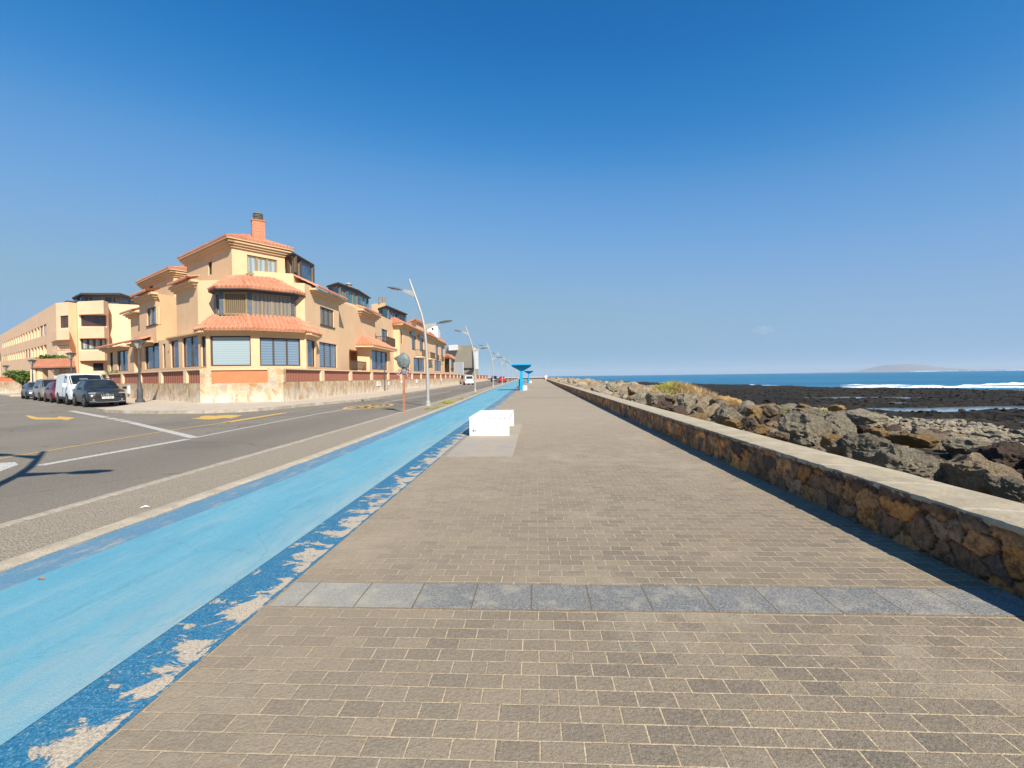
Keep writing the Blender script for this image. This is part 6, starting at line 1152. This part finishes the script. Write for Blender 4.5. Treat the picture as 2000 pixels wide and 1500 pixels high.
# ---- trees, bushes and tufts
def leafmat(name, a, b):
    n = N(name); n.col(n.mix(n.ramp(n.noise(2.5, 4, 0.7), 0.35, 0.65), a, b)); n.r(0.7); return n.m
M['tree'] = leafmat('tree_leaves', (0.055, 0.11, 0.02), (0.13, 0.21, 0.04)); M['yg'] = leafmat('yellow_green_scrub', (0.24, 0.27, 0.03), (0.46, 0.42, 0.07)); M['straw'] = leafmat('dry_straw', (0.42, 0.27, 0.11), (0.62, 0.47, 0.25)); M['palegrass'] = leafmat('pale_weeds', (0.18, 0.20, 0.08), (0.36, 0.33, 0.16)); M['bark'] = plain('bark', (0.14, 0.10, 0.07), 0.9, 0.3, 5)
def crown(blobs, nper, ls, mat, root, name='crown', seed=1):
    rr = random.Random(seed); m = MB()
    for (cx, cy, cz, rx, ry, rz) in blobs:
        for i in range(nper):
            d = Vector((rr.gauss(0, 1), rr.gauss(0, 1), rr.gauss(0, 1))).normalized(); k = rr.uniform(0.45, 1.08); p = Vector((cx + d.x * rx * k, cy + d.y * ry * k, cz + d.z * rz * k)); a = Vector((rr.gauss(0, 1), rr.gauss(0, 1), rr.gauss(0, .7))).normalized(); b = a.cross(Vector((rr.gauss(0, 1), rr.gauss(0, 1), rr.gauss(0, 1)))).normalized(); s_ = ls * rr.uniform(.6, 1.3)
            m.face([p - a * s_, p - b * s_ * .45, p + a * s_, p + b * s_ * .45])
    return m.build(name, mat, root)
def tree(px, d, zc, r, label, seed):
    q = XY(px, d); rr = random.Random(seed); t = thing('tree', label, 'tree', (q[0], q[1], 0)); m = MB(); m.tube([(0, 0, 0), (0.1, 0, zc * 0.4), (0.05, 0, zc * 0.7), (0, 0, zc)], [.18, .14, .11, .05], 8); 
    for i in range(5): a = i * 1.26; m.tube([(0.05, 0, zc * 0.55), (math.cos(a) * r * .5, math.sin(a) * r * .5, zc * .85), (math.cos(a) * r * .8, math.sin(a) * r * .8, zc * 1.02)], [.08, .05, .02], 6)
    m.build('trunk', M['bark'], t, True)
    bl = [(rr.uniform(-.75, .75) * r, rr.uniform(-.7, .7) * r, zc + rr.uniform(-.25, .35) * r, r * rr.uniform(.3, .5), r * rr.uniform(.3, .5), r * rr.uniform(.2, .34)) for _ in range(13)]
    crown(bl, 150, 0.17, M['tree'], t, seed=seed)
tree(44, 56, 2.1, 1.4, 'round green tree standing left of the tiled gateway', 3); tree(111, 57, 4.0, 1.7, 'bright green tree showing above the middle of the gateway roof', 8)
q = XY(106, 50); t = thing('bush', 'grey-green shrub growing under the gateway roof', 'bush', (q[0], q[1], 0)); crown([(0, 0, 1.2, 1.3, .6, .7), (1.2, 0, 1.5, .6, .5, .5), (-1.3, 0, .9, .8, .5, .6)], 260, 0.13, M['tree'], t, 'foliage', 5); m = MB(); m.tube([(0, 0, 0), (0, 0, 1.2)], [.06, .03], 6); m.build('stem', M['bark'], t)
q = along(252, w1, LDIR); q = addv(q, NDIR, -1.2); t = thing('potted_plant', 'small spiky dark plant on the porch of the side-street house', 'plant', (q[0], q[1], 1.9)); m = MB()
for i in range(40): a = i * 2.4; e = 0.3 + 0.5 * ((i * 7) % 10) / 10; b = Vector((math.cos(a), math.sin(a), 0)); m.face([b * 0.05, b * 0.35 + Vector((0, 0, e * .7)) + Vector((0.02, 0.02, 0)), b * 0.6 + Vector((0, 0, e * .55)), b * 0.33 + Vector((0, 0, e * .62))])
m.build('leaves', M['leaf'], t)
def tuft(name, label, cat, x, y, rx, ry, h, nb, mat, seed, zf=shore_z, prof=None, wide=0.02):
    rr = random.Random(seed); t = thing(name, label, cat, (x, y, zf(x, y) if zf else 0.01)); m = MB()
    for i in range(nb):
        a = rr.uniform(0, 6.28); k = rr.random() ** .5; px_ = math.cos(a) * k * rx; py_ = math.sin(a) * k * ry; base = Vector((px_, py_, (zf(x + px_, y + py_) - t.location.z) if zf else 0.0)); hh = h * rr.uniform(.5, 1.15) * (1 - 0.55 * k * k); ln = Vector((rr.gauss(0, .35) + px_ / rx * .35, rr.gauss(0, .35) + py_ / ry * .35, 1)).normalized(); sd = Vector((rr.uniform(-1, 1), rr.uniform(-1, 1), 0)).normalized() * wide * rr.uniform(.6, 1.4); b2 = base + ln * hh * .55; tip = base + ln * hh + Vector((ln.x, ln.y, -.25)) * hh * .25
        m.face([base - sd, base + sd, b2 + sd * .7, b2 - sd * .7]); m.face([b2 - sd * .7, b2 + sd * .7, tip])
    m.build('blades', mat, t); return t
def at(px, d): q = XY(px, d); return q
x, y = at(1345, 27.5); 
mz = lambda X, Y: shore_z(X, Y) + 0.40 * max(0.0, 1 - ((X - MX) / 2.6) ** 2 - ((Y - MY) / 2.4) ** 2)
MX, MY = x - 0.4, y
tuft('shrub', 'mound of dry straw-coloured scrub on top of the rock bank', 'shrub', x, y, 2.3, 1.8, 0.7, 9000, M['straw'], 1, wide=0.014, zf=mz)
x, y = at(1313, 28.0); tuft('shrub', 'yellow-green scrub on the crest beside the dry straw mound', 'shrub', x, y, 1.0, 1.5, 0.8, 4200, M['yg'], 2, wide=0.02, zf=mz)
x, y = at(1298, 25.0); tuft('shrub', 'bright green bush at the foot of the scrub mound above the dark boulders', 'shrub', x, y, 0.34, 0.5, 0.75, 1100, M['yg'], 3, wide=0.03)
x, y = at(1415, 21); tuft('shrub', 'low sparse green tuft right of the dry straw mound', 'shrub', x, y, 0.5, 0.8, 0.30, 700, M['yg'], 4)
for i, (px, d, rx, h_, lab) in enumerate(((1612, 13.2, 0.38, .30, 'small yellow-green plant between the orange crest rocks'), (1583, 13.3, 0.22, .26, 'little green plant against the split orange rock'), (1655, 13.4, 0.3, .2, 'low green plant right of the orange-red crest block'), (1722, 12.5, 0.25, .18, 'tiny green plant behind the long low grey rock'), (1545, 13.5, .2, .22, 'greenish dry tuft left of the split orange rock'))):
    x, y = at(px, d); tuft('plant', lab, 'plant', x, y, rx, .3, h_ + 0.12, 420, M['yg'], 10 + i, wide=0.022, zf=lambda a, b: shore_z(a, b) + 0.08)
x, y = at(1690, 13); tuft('plant', 'dry twiggy weeds on the crest above the long grey rock', 'plant', x, y, .5, .3, .42, 160, M['straw'], 30, wide=0.008)
x, y = at(1135, 60); tuft('shrub', 'far yellow-brown scrub on the bank near the end of the wall', 'shrub', x, y, 1.6, 4.5, 1.0, 1500, M['straw'], 31, wide=.06)
q = G(876, 787); tuft('weeds', 'bright green weed patch on the verge beyond the street lamp', 'weeds', q.x, q.y, 0.42, 1.3, 0.13, 1800, M['yg'], 21, None, wide=0.012)
for i, (px, py) in enumerate(((905, 779), (930, 770), (850, 797))): q = G(px, py); tuft('weeds', ['pale dry weeds on the verge between the first two lamps', 'pale weeds at the foot of the second street lamp', 'thin straw weeds beside the nearest street lamp'][i], 'weeds', q.x, q.y, 0.35, 1.6, 0.09, 700, M['palegrass'], 22 + i, None, wide=0.01)
# ---- little things
q = G(283, 993.5); t = thing('litter', 'crumpled white paper lying on the gravel verge', 'litter', (q.x, q.y, 0.012), 0.5); m = MB(); m.face([(-.045, -.015, .004), (.012, -.02, .016), (.05, 0, .005), (.0, .025, .02)]); m.face([(-.045, -.015, .004), (.0, .025, .02), (-.04, .02, .006)]); m.build('paper', M['white'], t)
q = G(80, 1132, 0.024); t = thing('litter', 'small brown dried leaf on the blue cycle path', 'litter', (q.x, q.y, 0.026)); m = MB(); m.face([(-.03, 0, 0), (0, -.012, .012), (.03, 0, .002), (0, .014, .016)]); m.build('leaf', M['rust'], t)
def on_wall(px, py, A, D): s_, z = on_plane(px, py, tuple(A), (A.x + D.x, A.y + D.y)); return A + D.normalized() * s_, z
for i, (px, py, w_, h_, lab) in enumerate(((739, 749.5, .30, .42, 'white meter box on the stone wall, nearest the wrapped sign on its left'), (759, 748, .16, .36, 'narrow white number plaque on the stone wall left of the wrapped sign'), (784, 745, .2, .36, 'white plaque on the stone wall right behind the rusty post'), (814, 744.5, .3, .4, 'white box on the stone wall right of the wrapped sign'), (862, 741.5, .3, .4, 'farthest small white plaque on the stone wall'))):
    p_, z = on_wall(px, py, W2, R2); nn = Vector((R2.y, -R2.x)).normalized(); D = R2.normalized(); t = thing('wall_box', lab, 'wall box', (p_.x + nn.x * 0.003, p_.y + nn.y * 0.003, z), 0); Mx = Matrix(((D.x, nn.x, 0, 0), (D.y, nn.y, 0, 0), (0, 0, 1, 0), (0, 0, 0, 1))); sc_ = 3.2 if i in (0, 3) else 2.2
    m = MB(); m.box(-w_ * sc_ / 2, w_ * sc_ / 2, 0, 0.06, -h_ / 2, h_ / 2, Mx); m.build('box', M['white'], t); m = MB(); m.box(-w_ * 0.5, w_ * 0.6, 0.06, 0.064, 0.02, h_ * 0.3, Mx); m.box(-w_ * 0.5, w_ * 0.2, 0.06, 0.064, -h_ * 0.25, -h_ * .1, Mx); m.build('marking', M['iron'], t)
p_, z = on_wall(252.5, 764, W1, L2); nn = Vector((-L2.y, L2.x)).normalized(); nn = nn if nn.dot(Vector((0, -1))) > 0 else -nn; t = thing('wall_box', 'white utility box on the side-street wall between the SUV and the lantern post', 'wall box', (p_.x, p_.y, 0.5)); D = L2.normalized(); Mx = Matrix(((D.x, nn.x, 0, 0), (D.y, nn.y, 0, 0), (0, 0, 1, 0), (0, 0, 0, 1))); m = MB(); m.box(-.22, .22, 0.004, .12, 0, .58, Mx); m.build('box', M['white'], t)
p_, z = on_wall(749, 745, W2, R2); t = thing('pipe', 'thin grey pipe standing against the stone wall by the meter box', 'pipe', (p_.x + 0.15, p_.y, 0.13)); m = MB(); m.tube([(0, 0, 0), (0, 0, 2.8)], .045, 6); m.build('tube', M['iron'], t)
# ================================================================ HAZE
n = N('sea_haze'); n.t.nodes.remove(n.b); vol = n.node('ShaderNodeVolumePrincipled'); vol.inputs['Density'].default_value = 0.00006; vol.inputs['Color'].default_value = (0.74, 0.88, 1.0, 1); vol.inputs['Anisotropy'].default_value = 0.0; n.lk(vol.outputs[0], n.t.nodes['Material Output'].inputs['Volume'])
m = MB(); m.box(-26500, 27500, -500, 27500, -6, 330); tag(m.build('haze', n.m), kind='stuff')
